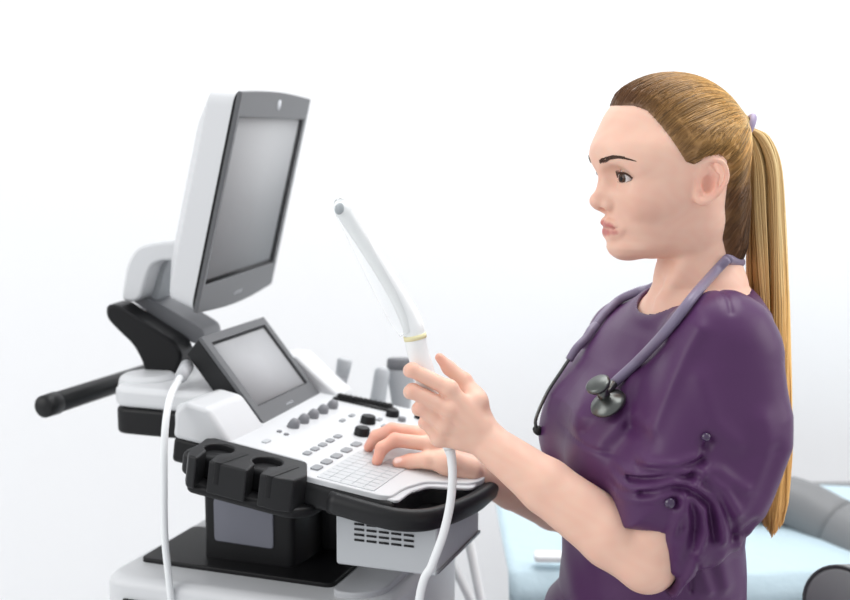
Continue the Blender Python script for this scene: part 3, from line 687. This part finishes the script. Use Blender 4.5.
def skin_col(V):
    C = np.repeat(SK[None], len(V), 0)
    def mixin(w, col):
        nonlocal C; w = np.clip(w, 0, 1)[:, None]; C = C*(1-w)+col*w
    q = hl(V); m = np.stack([q[:, 0], np.abs(q[:, 1]), q[:, 2]], 1)
    mixin(.35*np.exp(-((m-np.array([.075, .045, -.018]))**2).sum(1)/.018**2), SR)
    mixin(.6*np.exp(-((m-np.array([.006, .080, .005]))**2).sum(1)/.020**2), SR)
    mixin(.3*np.exp(-((m-np.array([.115, 0, -.02]))**2).sum(1)/.01**2), SR)
    for pts, rr_ in (([(.1035, 0, -.0458), (.103, .006, -.0455), (.099, .015, -.0470), (.0915, .0238, -.0488)], [.0052, .0052, .0042, .0014]), ([(.099, 0, -.0555), (.098, .008, -.0555), (.094, .017, -.0533), (.0905, .0236, -.0494)], [.0070, .0070, .0052, .0020])):
        d = chainf(m, pts, rr_, .0005); mixin((.0006-d)/.0014, LIP)
    d = chainf(m, [(.1055, 0, -.0500), (.1035, .008, -.0500), (.0975, .016, -.0498), (.0905, .0245, -.0488)], [0]*4, .0005); mixin(.35*(.0020-d)/.001, DK)
    for i in range(4):
        mixin(.55*np.exp(-((V-tip[i])**2).sum(1)/.012**2), SR); mixin(.45*np.exp(-((V-pip[i])**2).sum(1)/.010**2), SR); mixin(.22*np.exp(-((V-mcp[i])**2).sum(1)/.009**2), SR)
        mixin(.85*np.exp(-((V-rt[i])**2).sum(1)/.028**2), SR); mixin(.55*np.exp(-((V-rp[i])**2).sum(1)/.022**2), SR)
    mixin(.5*np.exp(-((V-tb[4])**2).sum(1)/.014**2), SR); mixin(.5*np.exp(-((V-rtb[4])**2).sum(1)/.016**2), SR)
    nn = np.sin(V[:, 0]*190+2*np.sin(V[:, 2]*130))*np.sin(V[:, 2]*210+2*np.sin(V[:, 1]*150+V[:, 0]*90)); mixin(.09+.09*nn, SR)
    nl = rtb[4]+np.array([-.001, -.0045, .0052]); mixin((.0052-np.sqrt((((V-nl)/np.array([1.3, 1, 1]))**2).sum(1)))/.0008*.8, np.array([.92, .64, .58]))
    # make-up round the eyes
    d = np.sqrt(((m[:, 1]-.031)/1.5)**2+(m[:, 2]-.013)**2); mixin(.42*np.exp(-(d/.0088)**2)*(m[:, 0] > .05), np.array([.42, .22, .17]))
    return C
ps = thing('person', 'seated person in purple scrub top with long blonde ponytail, holding a probe', 'person', (.30, 1.5, 0))
lo = (WRR[0]-.17, 1.15, .60); hi = (.52, 1.86, 1.40)
bo, bV = implicit('body', body, (-.09, 1.22, .60), (.50, 1.86, 1.37), .00132, M['skin'], ps, skin_col, relax=1)

# eyes, lashes, brows
def front(y, z):
    y = np.atleast_1d(np.asarray(y, float)); z = np.atleast_1d(np.asarray(z, float)); xs = np.arange(.125, .055, -.0004)
    Q = np.stack(np.broadcast_arrays(xs[None], y[:, None], z[:, None]), -1).reshape(-1, 3); v = head_full(HO+HS*(Q@HR.T)).reshape(len(y), -1)
    return xs[np.argmax(v < 0, 1)]
def eyeball(s):
    c = hw(EYE[0], s*EYE[1], EYE[2]); g = hw(EYE[0]+1, s*(EYE[1])+.34, EYE[2]-.08)-c; g /= np.linalg.norm(g); mb = MB()
    th = np.concatenate([np.linspace(0, .75, 26), np.linspace(.8, math.pi, 16)]); mb.lathe(c, g, [(.0136*math.cos(t), .0136*math.sin(t)) for t in th], 32)
    co = []
    for t in th:
        for k in range(32):
            co.append((.004, .003, .003) if t < .20 else (.06, .024, .010) if t < .44 else (.02, .01, .008) if t < .50 else (.72, .66, .64))
    return mb.obj('eye', EM, ps, colors=np.array(co))
EM = use_attr(mat('eye_surface', (.8, .8, .8), .12, coat=.15, spec=.3))
for s in (1, -1):
    eyeball(s)
    mb = MB(); ln = MB()
    for k in range(26):
        oy = -.0152+.0316*k/25; w = .0165
        t = front(s*(.0338+oy), .0108+.02*oy+.0060*(1-(oy/w)**2))[0]
        r0 = hw(t+.0003, s*(.0338+oy), .0103+.02*oy+.0060*(1-(oy/w)**2)); fl = min(1, .15+.85*k/14); d = (Fh*.0048+Lh*s*(oy*.35)+Z*.0014)*fl
        mb.tube([r0, r0+d*.6-Z*.0006, r0+d+Z*.0022], [.00045, .00034, .0001], 5, 4)
        if k % 2 == 0:
            rl = hw(t-.0015, s*(.0338+oy), .0098+.02*oy-.0042*(1-(oy/w)**2)); mb.tube([rl, rl+Fh*.002-Z*.0015], [.0002, .0001], 4, 0)
        ln.v.append(r0)
    pts = ln.v; mb.tube(pts, [.0003, .0010, .0013, .0010], 6, 3)
    mb.obj('eyelashes', M['brow'], ps)
    mb = MB(); rs = np.random.RandomState(5)
    for k in range(230):
        t = rs.rand(); y = .014+.041*t; z = np.interp(t, [0, .2, .5, .75, 1], [.0285, .0302, .0342, .0352, .0325]); hwid = np.interp(t, [0, .3, .6, 1], [.0024, .0026, .0019, .0004])
        z += (rs.rand()-.5)*2*hwid; ys = [y, y+.0028, y+.0055]; g_ = np.interp(t, [0, .45, .7, 1], [.0026, .0016, -.0006, -.0022]); zs = [z, z+g_*.5, z+g_]
        xs_ = front([s*v for v in ys], zs); mb.tube([hw(xs_[0]+.0001, s*ys[0], zs[0]), hw(xs_[1]+.0006, s*ys[1], zs[1]), hw(xs_[2]+.0004, s*ys[2], zs[2])], [.0004, .00036, .0001], 4, 0)
    mb.obj('eyebrow', M['brow'], ps)
# hair ---------------------------------------------------------------
def polysd(x, z, poly):
    poly = np.array(poly, float); d = np.full(len(x), 1e9); s = np.ones(len(x)); n = len(poly)
    for i in range(n):
        a = poly[i]; b = poly[i-1]; e = b-a; wx = x-a[0]; wz = z-a[1]; t = np.clip((wx*e[0]+wz*e[1])/(e@e), 0, 1)
        d = np.minimum(d, (wx-e[0]*t)**2+(wz-e[1]*t)**2)
        c1 = z >= a[1]; c2 = z < b[1]; c3 = e[0]*wz > e[1]*wx
        s = np.where((c1 & c2 & c3) | (~c1 & ~c2 & ~c3), -s, s)
    return s*np.sqrt(d)
HP = [(.16, .096), (.100, .094), (.084, .093), (.074, .088), (.062, .070), (.050, .048), (.038, .029), (.026, .025), (.012, .034), (-.006, .038), (-.018, .030), (-.024, .008), (-.022, -.02), (-.024, -.06), (-.033, -.095), (-.2, -.10), (-.2, .2), (.16, .2)]
TIE = np.array([-.0765, 0, .0695])
def hstreak(q):
    v = q-TIE; r = np.linalg.norm(v, axis=1)+1e-6; vz = v[:, 2]-.06*v[:, 0]; ph_ = np.arctan2(vz, np.abs(v[:, 1])+.012)
    return (np.sin(ph_*31+1)+.7*np.sin(ph_*57+2.1)+.6*np.sin(ph_*17+.5)+.5*np.sin(ph_*97+2))/2.8, np.minimum(r/.05, 1)
def hair_f(P):
    q = hl(P); f = head_base(q)*HS
    f = smin(f, cone(P, hw(-.022, 0, -.03), A(699, 292, 1.5), .045, .050), .03)
    ya = np.abs(q[:, 1]); zc = q[:, 2]
    pd = polysd(q[:, 0]+.10*ya**1.0*np.clip((zc-.07)/.03, 0, 1)*.0, zc, HP)
    st, rr_ = hstreak(q); thick = .0060*np.clip(-pd/.02, .12, 1)+.0035*np.clip(-pd/.05, 0, 1)
    f = f-thick
    f = smin(f, cone(q, TIE+np.array([.03, 0, 0]), TIE+np.array([.004, 0, 0]), .022, .011)*HS, .02)
    return smax(f, pd*HS, .004)
DBR = np.array([.13, .055, .02]); GLD = np.array([.66, .38, .12]); LGT = np.array([.95, .70, .33])
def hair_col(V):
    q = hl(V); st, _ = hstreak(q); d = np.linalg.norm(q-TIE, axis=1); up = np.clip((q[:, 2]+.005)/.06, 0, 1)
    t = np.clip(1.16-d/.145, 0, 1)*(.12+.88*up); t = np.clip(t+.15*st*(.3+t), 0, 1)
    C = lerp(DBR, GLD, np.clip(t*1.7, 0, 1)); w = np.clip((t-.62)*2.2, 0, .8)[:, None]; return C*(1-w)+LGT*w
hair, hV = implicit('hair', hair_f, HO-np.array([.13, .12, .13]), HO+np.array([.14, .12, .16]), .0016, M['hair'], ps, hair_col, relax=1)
def strands(P, col, r, seg=3):
    """P: (n, k, 3) polylines -> one mesh of thin tapering tubes"""
    n, k, _ = P.shape; T = np.gradient(P, axis=1); T /= np.linalg.norm(T, axis=2, keepdims=True)+1e-9
    ref = np.array([.31, .87, .4]); N = np.cross(T, ref); N /= np.linalg.norm(N, axis=2, keepdims=True); B = np.cross(T, N)
    rad = r*np.sin(np.linspace(.35, math.pi-.15, k))[None, :, None]**.5; V = np.zeros((n, k, seg, 3))
    for s in range(seg): a = 2*math.pi*s/seg; V[:, :, s] = P+rad*(N*math.cos(a)+B*math.sin(a))
    idx = np.arange(n*k*seg).reshape(n, k, seg); F = []
    for s in range(seg): F.append(np.stack([idx[:, :-1, s], idx[:, :-1, (s+1) % seg], idx[:, 1:, (s+1) % seg], idx[:, 1:, s]], -1).reshape(-1, 4))
    C = np.repeat(col[:, :, None], seg, 2).reshape(-1, 3); return V.reshape(-1, 3), np.concatenate(F), C
def mesh_fast(name, V, F, C, m, parent):
    base = np.array(wpos(parent)); me = bpy.data.meshes.new(name); me.vertices.add(len(V)); me.vertices.foreach_set('co', (V-base).astype(np.float32).ravel())
    me.loops.add(F.size); me.loops.foreach_set('vertex_index', F.ravel().astype(np.int32)); me.polygons.add(len(F)); me.polygons.foreach_set('loop_start', (np.arange(len(F))*4).astype(np.int32))
    me.update(calc_edges=True); return link(name, me, m, parent, base, True, None, C)
rs = np.random.RandomState(11); hq = hl(hV); dist = np.linalg.norm(hq-TIE, axis=1)
pdv = polysd(hq[:, 0], hq[:, 2], HP)
prob = (dist > .07)*((pdv > -.010)*(pdv < .002)+.10); prob = prob/prob.sum(); st_i = rs.choice(len(hV), 5200, p=prob)
S = hV[st_i]; kk = 18; tt = np.linspace(0, 1, kk)**.9; Tw = hw(*TIE)
Pp = S[:, None]*(1-tt[None, :, None])+Tw*tt[None, :, None]
mid = Pp+np.sin(tt*math.pi)[None, :, None]*(((Pp-HO)*.25)+Z*.006)
off = (.0010+.0013*rs.rand(len(S)))[:, None]*np.sin(np.linspace(.15, math.pi-.2, kk))[None]
flat = project(hair_f, mid.reshape(-1, 3), off.ravel(), 5).reshape(Pp.shape)
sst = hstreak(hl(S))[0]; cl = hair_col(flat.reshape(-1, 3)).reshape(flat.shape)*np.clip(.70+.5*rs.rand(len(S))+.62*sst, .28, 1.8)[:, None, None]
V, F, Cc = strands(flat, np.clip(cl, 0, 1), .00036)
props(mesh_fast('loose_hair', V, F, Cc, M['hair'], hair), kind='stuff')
# ponytail
pc = [A(746, 128, 1.5), A(757, 137, 1.505), A(765, 165, 1.512), A(766, 220, 1.52), A(768, 300, 1.528), A(770, 380, 1.535), A(773, 450, 1.535), A(773, 500, 1.53), A(772, 540, 1.525)]
pw = [.009, .015, .0195, .024, .027, .027, .0245, .020, .009]
ns = 2600; kk = 30; cen = np.array(catmull(pc, 12)); tc_ = np.linspace(0, 1, len(cen)); wid = np.interp(np.linspace(0, 1, len(cen)), np.linspace(0, 1, len(pw)), pw)
ang = rs.rand(ns)*2*math.pi; rad = np.sqrt(rs.rand(ns))*.98; endt = np.clip(1.0-.17*rs.rand(ns)**1.3-.05*rad, .6, 1)
ti = np.linspace(0, 1, kk)[None]*endt[:, None]; ci = np.stack([np.interp(ti, tc_, cen[:, i]) for i in range(3)], -1); wi = np.interp(ti, tc_, wid)
clump = np.round(ang*9/(2*math.pi)).astype(int); drift = .25*np.sin(ti*5+clump[:, None]*1.7)+.10*np.sin(ti*11+ang[:, None]*5)
an = ang[:, None]+drift; rx = rad[:, None]*wi; 
Pp = ci+np.stack([rx*np.cos(an), .72*rx*np.sin(an), 0*rx], -1)
tone = np.clip(.50+.42*np.sin(ang*7+rad*3)*.6+.3*(rs.rand(ns)-.5)+.22*np.cos(ang), 0, 1)
dd = np.clip(np.linspace(0, 1, kk)[None]*1.6, 0, 1); cc0 = lerp(np.array([.42, .20, .05]), np.array([1, .76, .38]), tone)[:, None]
deep = np.array([.80, .40, .09])[None, None]*(.6+.75*tone[:, None, None]); wv = np.clip((dd-.75)*2.4, 0, .75)[:, :, None]
cl = cc0*(1-wv)+deep*wv
V, F, Cc = strands(Pp, np.clip(cl, 0, 1)*np.ones((1, kk, 1)), .00075, 4)
pt = mesh_fast('ponytail', V, F, Cc, M['hair'], ps)
tc0 = A(747.5, 128, 1.5); tu = A(752, 119, 1.5)-A(744, 137, 1.5); tu /= np.linalg.norm(tu)
MB().tube([tc0+.0145*(np.array([0, 1, 0])*math.cos(t)+tu*math.sin(t)) for t in np.linspace(0, 2*math.pi, 25)], .0040, 12, 0).obj('hair_tie', M['tie'], ps)
# scrub top ------------------------------------------------------------
SYC = 1.352
def pxz(x, y, Y=1.30): p = at(x, y, Y); return (p[0], p[2])
SLV = [pxz(*q, SYC) for q in [(690, 306), (712, 297), (735, 298), (757, 312), (773, 340), (783, 375), (789, 410), (786, 440), (774, 470), (757, 505), (737, 530), (712, 545), (693, 556), (680, 570), (664, 583), (664, 560), (670, 530), (673, 510), (650, 515), (616, 518), (617, 492), (627, 460), (643, 425), (656, 380), (668, 340), (678, 318)]]
def sleeve(P):
    d = polysd(P[:, 0], P[:, 2], SLV); R = np.interp(P[:, 2], [zy(585), zy(520), zy(450), zy(340), zy(300)], [.052, .058, .061, .062, .055])
    Yc = np.interp(P[:, 2], [zy(585), zy(450), zy(330)], [1.326, 1.341, 1.365])
    return (np.maximum(d+R, 0)**3+np.abs(P[:, 1]-Yc)**3)**(1/3)-R
FOLD = []   # (polyline in the X-Z plane, height, width)
def fold(pix, h, w): FOLD.append((np.array([pxz(*q) for q in pix]), h, w))
zz = lambda L: [(600+a/3, 400+b/3) for a, b in L]
for L, h, w in (
    ([(300, 150), (225, 178), (140, 185)], .004, .005), ([(290, 195), (205, 200), (85, 225)], .005, .006), ([(262, 236), (215, 226), (165, 250), (70, 262)], .0055, .006),
    ([(240, 262), (200, 262), (150, 285), (60, 300)], .003, .005),
    ([(262, 215), (195, 213), (95, 242)], -.0045, .004), ([(250, 250), (205, 243), (120, 272)], -.0045, .004), ([(295, 172), (220, 190), (120, 205)], -.004, .004),
    ([(290, 180), (350, 200), (420, 250)], .004, .007), ([(300, 215), (360, 250), (395, 320)], .0045, .007), ([(265, 235), (325, 270), (350, 330), (360, 400)], .0065, .007),
    ([(250, 258), (292, 310), (305, 380), (280, 440)], .0065, .006), ([(238, 275), (250, 370), (228, 460)], .005, .006), ([(232, 280), (215, 390), (200, 520)], .005, .006),
    ([(262, 255), (318, 300), (335, 400)], -.007, .005), ([(252, 270), (280, 340), (275, 430)], -.004, .005), ([(234, 290), (232, 400), (210, 500)], -.0015, .004),
    ([(300, 235), (355, 300), (400, 400)], -.005, .006), ([(318, 120), (297, 165), (240, 255), (215, 290)], -.006, .006),
    ([(400, 120), (330, 60), (300, -60)], .003, .012), ([(480, 60), (500, 160), (430, 330)], .004, .014), ([(520, 150), (470, 270), (390, 400)], -.004, .010),
    ([(140, 120), (60, 190)], -.003, .01)): fold(zz(L), h, w)
for L, h, w in (
    ([(700, 330), (672, 380), (650, 430)], .004, .010), ([(672, 352), (655, 395), (640, 440)], -.004, .008), ([(732, 288), (735, 300), (734, 314)], -.0016, .0022),
    ([(652, 312), (625, 355), (603, 398), (590, 430)], -.0018, .0025), ([(640, 345), (610, 395), (585, 450)], .0028, .008), ([(628, 345), (600, 385), (572, 430)], .003, .008),
    ([(660, 350), (635, 400), (600, 455)], -.003, .008), ([(590, 415), (572, 450), (560, 480)], .003, .007), ([(575, 462), (605, 468), (640, 470)], -.0014, .0025),
    ([(745, 545), (735, 575), (742, 610)], .004, .010), ([(695, 560), (702, 590), (704, 612)], -.002, .003), ([(720, 555), (712, 580), (722, 612)], .003, .008),
    ([(752, 520), (742, 532), (752, 560)], -.004, .006), ([(560, 545), (566, 575), (545, 600)], .005, .008), ([(575, 545), (585, 580), (570, 610)], -.004, .008), ([(600, 590), (640, 600), (690, 596)], .003, .008)): fold(L, h, w)
def folds(P):
    x = P[:, [0, 2]]; out = np.zeros(len(P)); c0 = x.min(0); c1 = x.max(0)
    for L, h, w in FOLD:
        if (L.min(0)-3*w > c1).any() or (L.max(0)+3*w < c0).any(): continue
        d2 = np.full(len(P), 1e9)
        for i in range(len(L)-1):
            a, b = L[i], L[i+1]; e = b-a; t = np.clip(((x-a)@e)/(e@e), 0, 1); d2 = np.minimum(d2, ((x-a-t[:, None]*e)**2).sum(1))
        out += 1.3*h*np.exp(-d2/w**2)
    return out*np.clip((1.50-P[:, 1])/.08, 0, 1)
NA = A(697, 296, 1.497)
FLAP = [(A(681, 506, 1.303), A(679, 538, 1.298), .014, .0135), (A(679, 538, 1.298), A(677, 567, 1.301), .0135, .0095)]
def cloth_raw(P):
    f = smin(torso_f(P), bust(P), .06)
    f = smin(f, cone(P, SHR, SHR+(ELR-SHR)*.62, .052, .058), .03)
    f = smin(f, cone(P, SHL, SHL+(ELL-SHL)*.70, .052, .049), .03)
    return smin(f, sleeve(P), .022)
def cloth(P):
    f = cloth_raw(P)-folds(P)
    q = P*21; f = f-.0014*(np.sin(q[:, 0]*1.9+q[:, 2]*2.3)*np.sin(q[:, 1]*2.1-q[:, 2]*1.1+1))
    # neckline
    d = P-NA; a = d@Ft_; b = d@Lt_
    hole = (np.sqrt(((a-.006)/.063)**2+(b/.078)**2)-1)*.063; hole = np.maximum(hole, NA[2]-.06-P[:, 2])
    f = f-.0016*np.exp(-((hole-.006)/.0055)**2)*(P[:, 2] > NA[2]-.05)
    f = smax(f, -hole, .002)
    # sleeve opening round the arm
    f = smax(f, -cone(P, SHL+(ELL-SHL)*.84, ELL, .0368, .0352), .002)
    f = smax(f, -cone(P, ELL, WRL, .0355, .030), .002)
    for a_, b_, r1, r2 in FLAP: f = smin(f, cone(P, a_, b_, r1, r2), .006)
    f = smax(f, .59-P[:, 2], .01)
    return f
top, tV = implicit('scrub_top', cloth, (.08, 1.24, .575), (.47, 1.79, 1.13), .0020, M['cloth'], ps, None, relax=1)
def on(x, y, off=0, f=None): return shoot(f or cloth, x, y, off)
for (x, y, r) in ((706, 437, .0050), (670, 503, .0062)):
    p = on(x, y, r*.5); MB().lathe(p, (-.15, -1, .1), [(r*math.sin(t)*.8, r*math.cos(t)) for t in np.linspace(-1.5, 1.5, 13)], 20).obj('button', M['button'], top)
# trousers, shoes, stool (below the frame)
hp = np.array([.30, 1.5, .55]); legs = Blend(); legs.ell((.29, 1.505, .575), (.15, .19, .12), k=.04)
for s, kn, an_ in ((1, np.array([.06, 1.16, .55]), np.array([.12, 1.08, .12])), (-1, np.array([.10, 1.62, .55]), np.array([.20, 1.72, .12]))):
    h_ = np.array([.27, 1.505-.09*s, .57]); legs.cone(h_, kn, .088, .062, .05); legs.cone(kn, an_, .060, .045, .03)
implicit('trousers', legs, (-.05, .95, .08), (.5, 1.85, .72), .007, M['trousers'], ps, None)
for an_ in (np.array([.12, 1.08, 0]), np.array([.20, 1.72, 0])):
    sh = Blend(); sh.ell(an_+np.array([-.06, -.01, .035]), (.12, .045, .038), k=.03); sh.cone(an_+np.array([.01, 0, .05]), an_+np.array([.01, 0, .10]), .04, .038, .03)
    sh2 = (lambda g: (lambda P: smax(g(P), .002-P[:, 2], .006)))(sh); implicit('shoe', sh2, an_+np.array([-.21, -.1, -.02]), an_+np.array([.1, .1, .16]), .005, M['shoe'], ps, None)
so = thing('stool', 'round swivel stool under the seated person', 'stool', (.31, 1.505, 0))
mb = MB(); mb.lathe((.31, 1.505, .385), Z, [(0, 0), (0, .17), (.01, .185), (.05, .185), (.06, .17), (.06, 0)], 40); mb.obj('seat', M['vinyl'], so)
MB().tube([(.31, 1.505, .39), (.31, 1.505, .08)], .025, 16, 0).obj('post', M['steel'], so)
for k in range(5):
    t = k*2*math.pi/5+.4; c = np.array([.31+.25*math.cos(t), 1.505+.25*math.sin(t), .03]); MB().tube([(.31, 1.505, .09), c+np.array([0, 0, .04])], [.02, .013], 12, 0).obj('base_arm', M['steel'], so)
    MB().lathe(c-np.array([0, .012, 0]), (0, 1, 0), [(0, 0), (0, .025), (.004, .029), (.02, .029), (.024, .025), (.024, 0)], 20).obj('caster', M['rubber'], so)

# right thumb nail and finger nails are part of the skin colour
# ------------------------------------------------------------------ stethoscope
sth = thing('stethoscope', 'mauve stethoscope with dark metal chestpiece hanging round the neck', 'stethoscope', on(605, 395)*np.array([1, 1, 1]))
nk = lambda P: smin(cloth(P), body(P), .01)
def ong(x, y, off): return shoot(nk, x, y, off)
r_ = .0058
near_p = [ong(*q, r_*1.05) for q in ((727, 259), (713, 274), (693, 297), (668, 329), (640, 359), (614, 383))]
back = [hw(-.063, .025, -.094), hw(-.066, 0, -.092), hw(-.058, -.035, -.098), hw(-.025, -.058, -.110), A(653, 287, 1.565)]
far_p = [A(640, 291, 1.60), A(622, 303, 1.615), A(609, 318, 1.60), A(601, 330, 1.585)]
far_p = [project(nk, np.array([p]), r_, 4)[0] if nk(p[None])[0] < r_ else p for p in far_p]
MB().tube(near_p, r_, 16, 8).obj('tube', M['tube'], sth)
MB().tube([near_p[0]]+back+far_p, r_, 16, 8).obj('neck_tube', M['tube'], sth)
Yj = far_p[-1]
b1 = [Yj, A(596, 334, 1.575), A(586, 339, 1.565), A(576, 349, 1.555), A(569, 360, 1.55)]
b1 = [b1[0]]+[project(nk, np.array([p]), .007, 4)[0] if nk(p[None])[0] < .007 else p for p in b1[1:]]
MB().tube(b1, [.0062, .0065, .0056, .0056, .005], 14, 8).obj('binaural_tube', M['tube'], sth)
m1 = [A(570, 358, 1.55), A(560, 373, 1.545), A(549, 391, 1.54), A(540, 408, 1.54), A(535.5, 421, 1.54), A(537, 430, 1.545)]
m1 = [project(nk, np.array([p]), .004, 4)[0] if nk(p[None])[0] < .004 else p for p in m1]
MB().tube(m1, .0022, 10, 8).obj('ear_tube', M['metal'], sth)
MB().lathe(A(536, 429, 1.543), A(543, 434, 1.55)-A(536, 429, 1.543), [(-.002, 0), (-.002, .004), (.002, .006), (.007, .006), (.010, .0035), (.010, 0)], 16).obj('ear_tip', M['rubber'], sth)
b2 = [Yj, A(600, 340, 1.59), A(596, 347, 1.585), A(593, 356, 1.58)]
MB().tube([project(nk, np.array([p]), .005, 4)[0] if nk(p[None])[0] < .005 else p for p in b2], .0052, 14, 8).obj('binaural_tube', M['tube'], sth)
# chestpiece: small drum above, wide bell below, joined by a stem
cA = ong(599, 385, .016); cB = ong(606, 401, .012)
nrm = grad(cloth, np.array([ong(603, 392, 0)]))[0]; axd = np.array([-.45, -.62, .64]); axd /= np.linalg.norm(axd)
c0 = ong(604, 396, .0155)
dA = A(599, 386, c0[1]-.004); dB = A(607, 401, c0[1]+.002); axd = np.array([-.46, -.36, .80]); axd /= np.linalg.norm(axd)
MB().lathe(dA, axd, [(-.005, 0), (-.005, .006), (-.002, .0125), (.001, .0145), (.004, .0145), (.0055, .012), (.0055, 0)], 32).obj('diaphragm_drum', M['metal'], sth)
MB().lathe(dB, -axd, [(-.006, 0), (-.006, .007), (-.002, .013), (.001, .0205), (.004, .0215), (.006, .0205), (.006, 0)], 32).obj('bell', M['metal'], sth)
MB().tube([dA, dB], .007, 16, 0).obj('stem', M['metal'], sth)
MB().tube([near_p[-1], (near_p[-1]+dA)/2*.5+.5*dB, (dA+dB)/2], [.0055, .004, .004], 14, 5).obj('tube_joint', M['metal'], sth)

# ------------------------------------------------------------------ probe in the raised hand
pr = thing('ultrasound_probe', 'long white angled probe in a clear sheath held up in the raised hand', 'ultrasound probe', A(448, 452, 1.425))
hpth = [A(449.5, 449, 1.425), A(441, 426, 1.425), A(433, 402, 1.425), A(425, 377, 1.425), A(418, 352, 1.425), A(415, 337, 1.425)]
MB().tube(hpth, [.0066, .0112, .0135, .0128, .0125, .0130], 28, 8).obj('handle', M['probe'], pr)
MB().tube([A(415.6, 339, 1.425), A(414.6, 334.5, 1.425)], .01345, 28, 0).obj('collar_ring', M['ring'], pr)
shp = [A(414.8, 336, 1.425), A(413, 326, 1.425), A(407, 312, 1.425), A(396, 292, 1.423), A(380, 266, 1.42), A(362, 238, 1.417), A(348.5, 217, 1.414), A(344, 210, 1.412)]
MB().tube(shp, [.0122, .0124, .0118, .0102, .0094, .0092, .0098, .0098], 28, 8).obj('shaft', M['probe'], pr)
td = shp[-1]-shp[-2]; td /= np.linalg.norm(td)
MB().lathe(shp[-1], td, [(-.002, .0097)]+[(.0098*math.sin(t), .0098*math.cos(t)) for t in np.linspace(0, 1.5, 10)]+[(.0098, 0)], 28).obj('scan_tip', M['probe'], pr)
gp = A(340, 208.5, 1.407); MB().lathe(gp, A(334, 205, 1.399)-gp, [(-.004, 0), (-.004, .0074), (0, .0070), (.0030, .005), (.0036, 0)], 20).obj('tip_window', M['gumgrey'], pr)
shs = [A(338, 200, 1.409), A(340, 204, 1.411), A(342.5, 208, 1.412), A(347, 216, 1.413), A(359, 239, 1.416), A(374, 268, 1.419), A(388, 294, 1.422), A(400, 317, 1.424), A(408.5, 331, 1.425)]
MB().tube(shs, [.004, .0080, .0100, .0112, .0118, .0128, .0142, .0138, .0116], 28, 8).obj('sheath', M['sheath'], pr)
cp = [hpth[0], A(451.5, 458, 1.425), A(452.5, 478, 1.42), A(450, 505, 1.412), A(443, 535, 1.402), A(432, 565, 1.395), A(419, 602, 1.39)]
e = cp[-1]; cp += [np.array([e[0]-.02, 1.385, .55]), np.array([e[0]-.02, 1.39, .3]), np.array([e[0]-.0, 1.38, .05]), np.array([e[0]+.03, 1.33, .009]), np.array([e[0]-.1, 1.25, .009])]
MB().tube(cp, [.0066, .0056]+[.0052]*10, 14, 8).obj('cord', M['cable'], pr)
for o in bpy.data.objects:
    if '_base' in o: del o['_base']
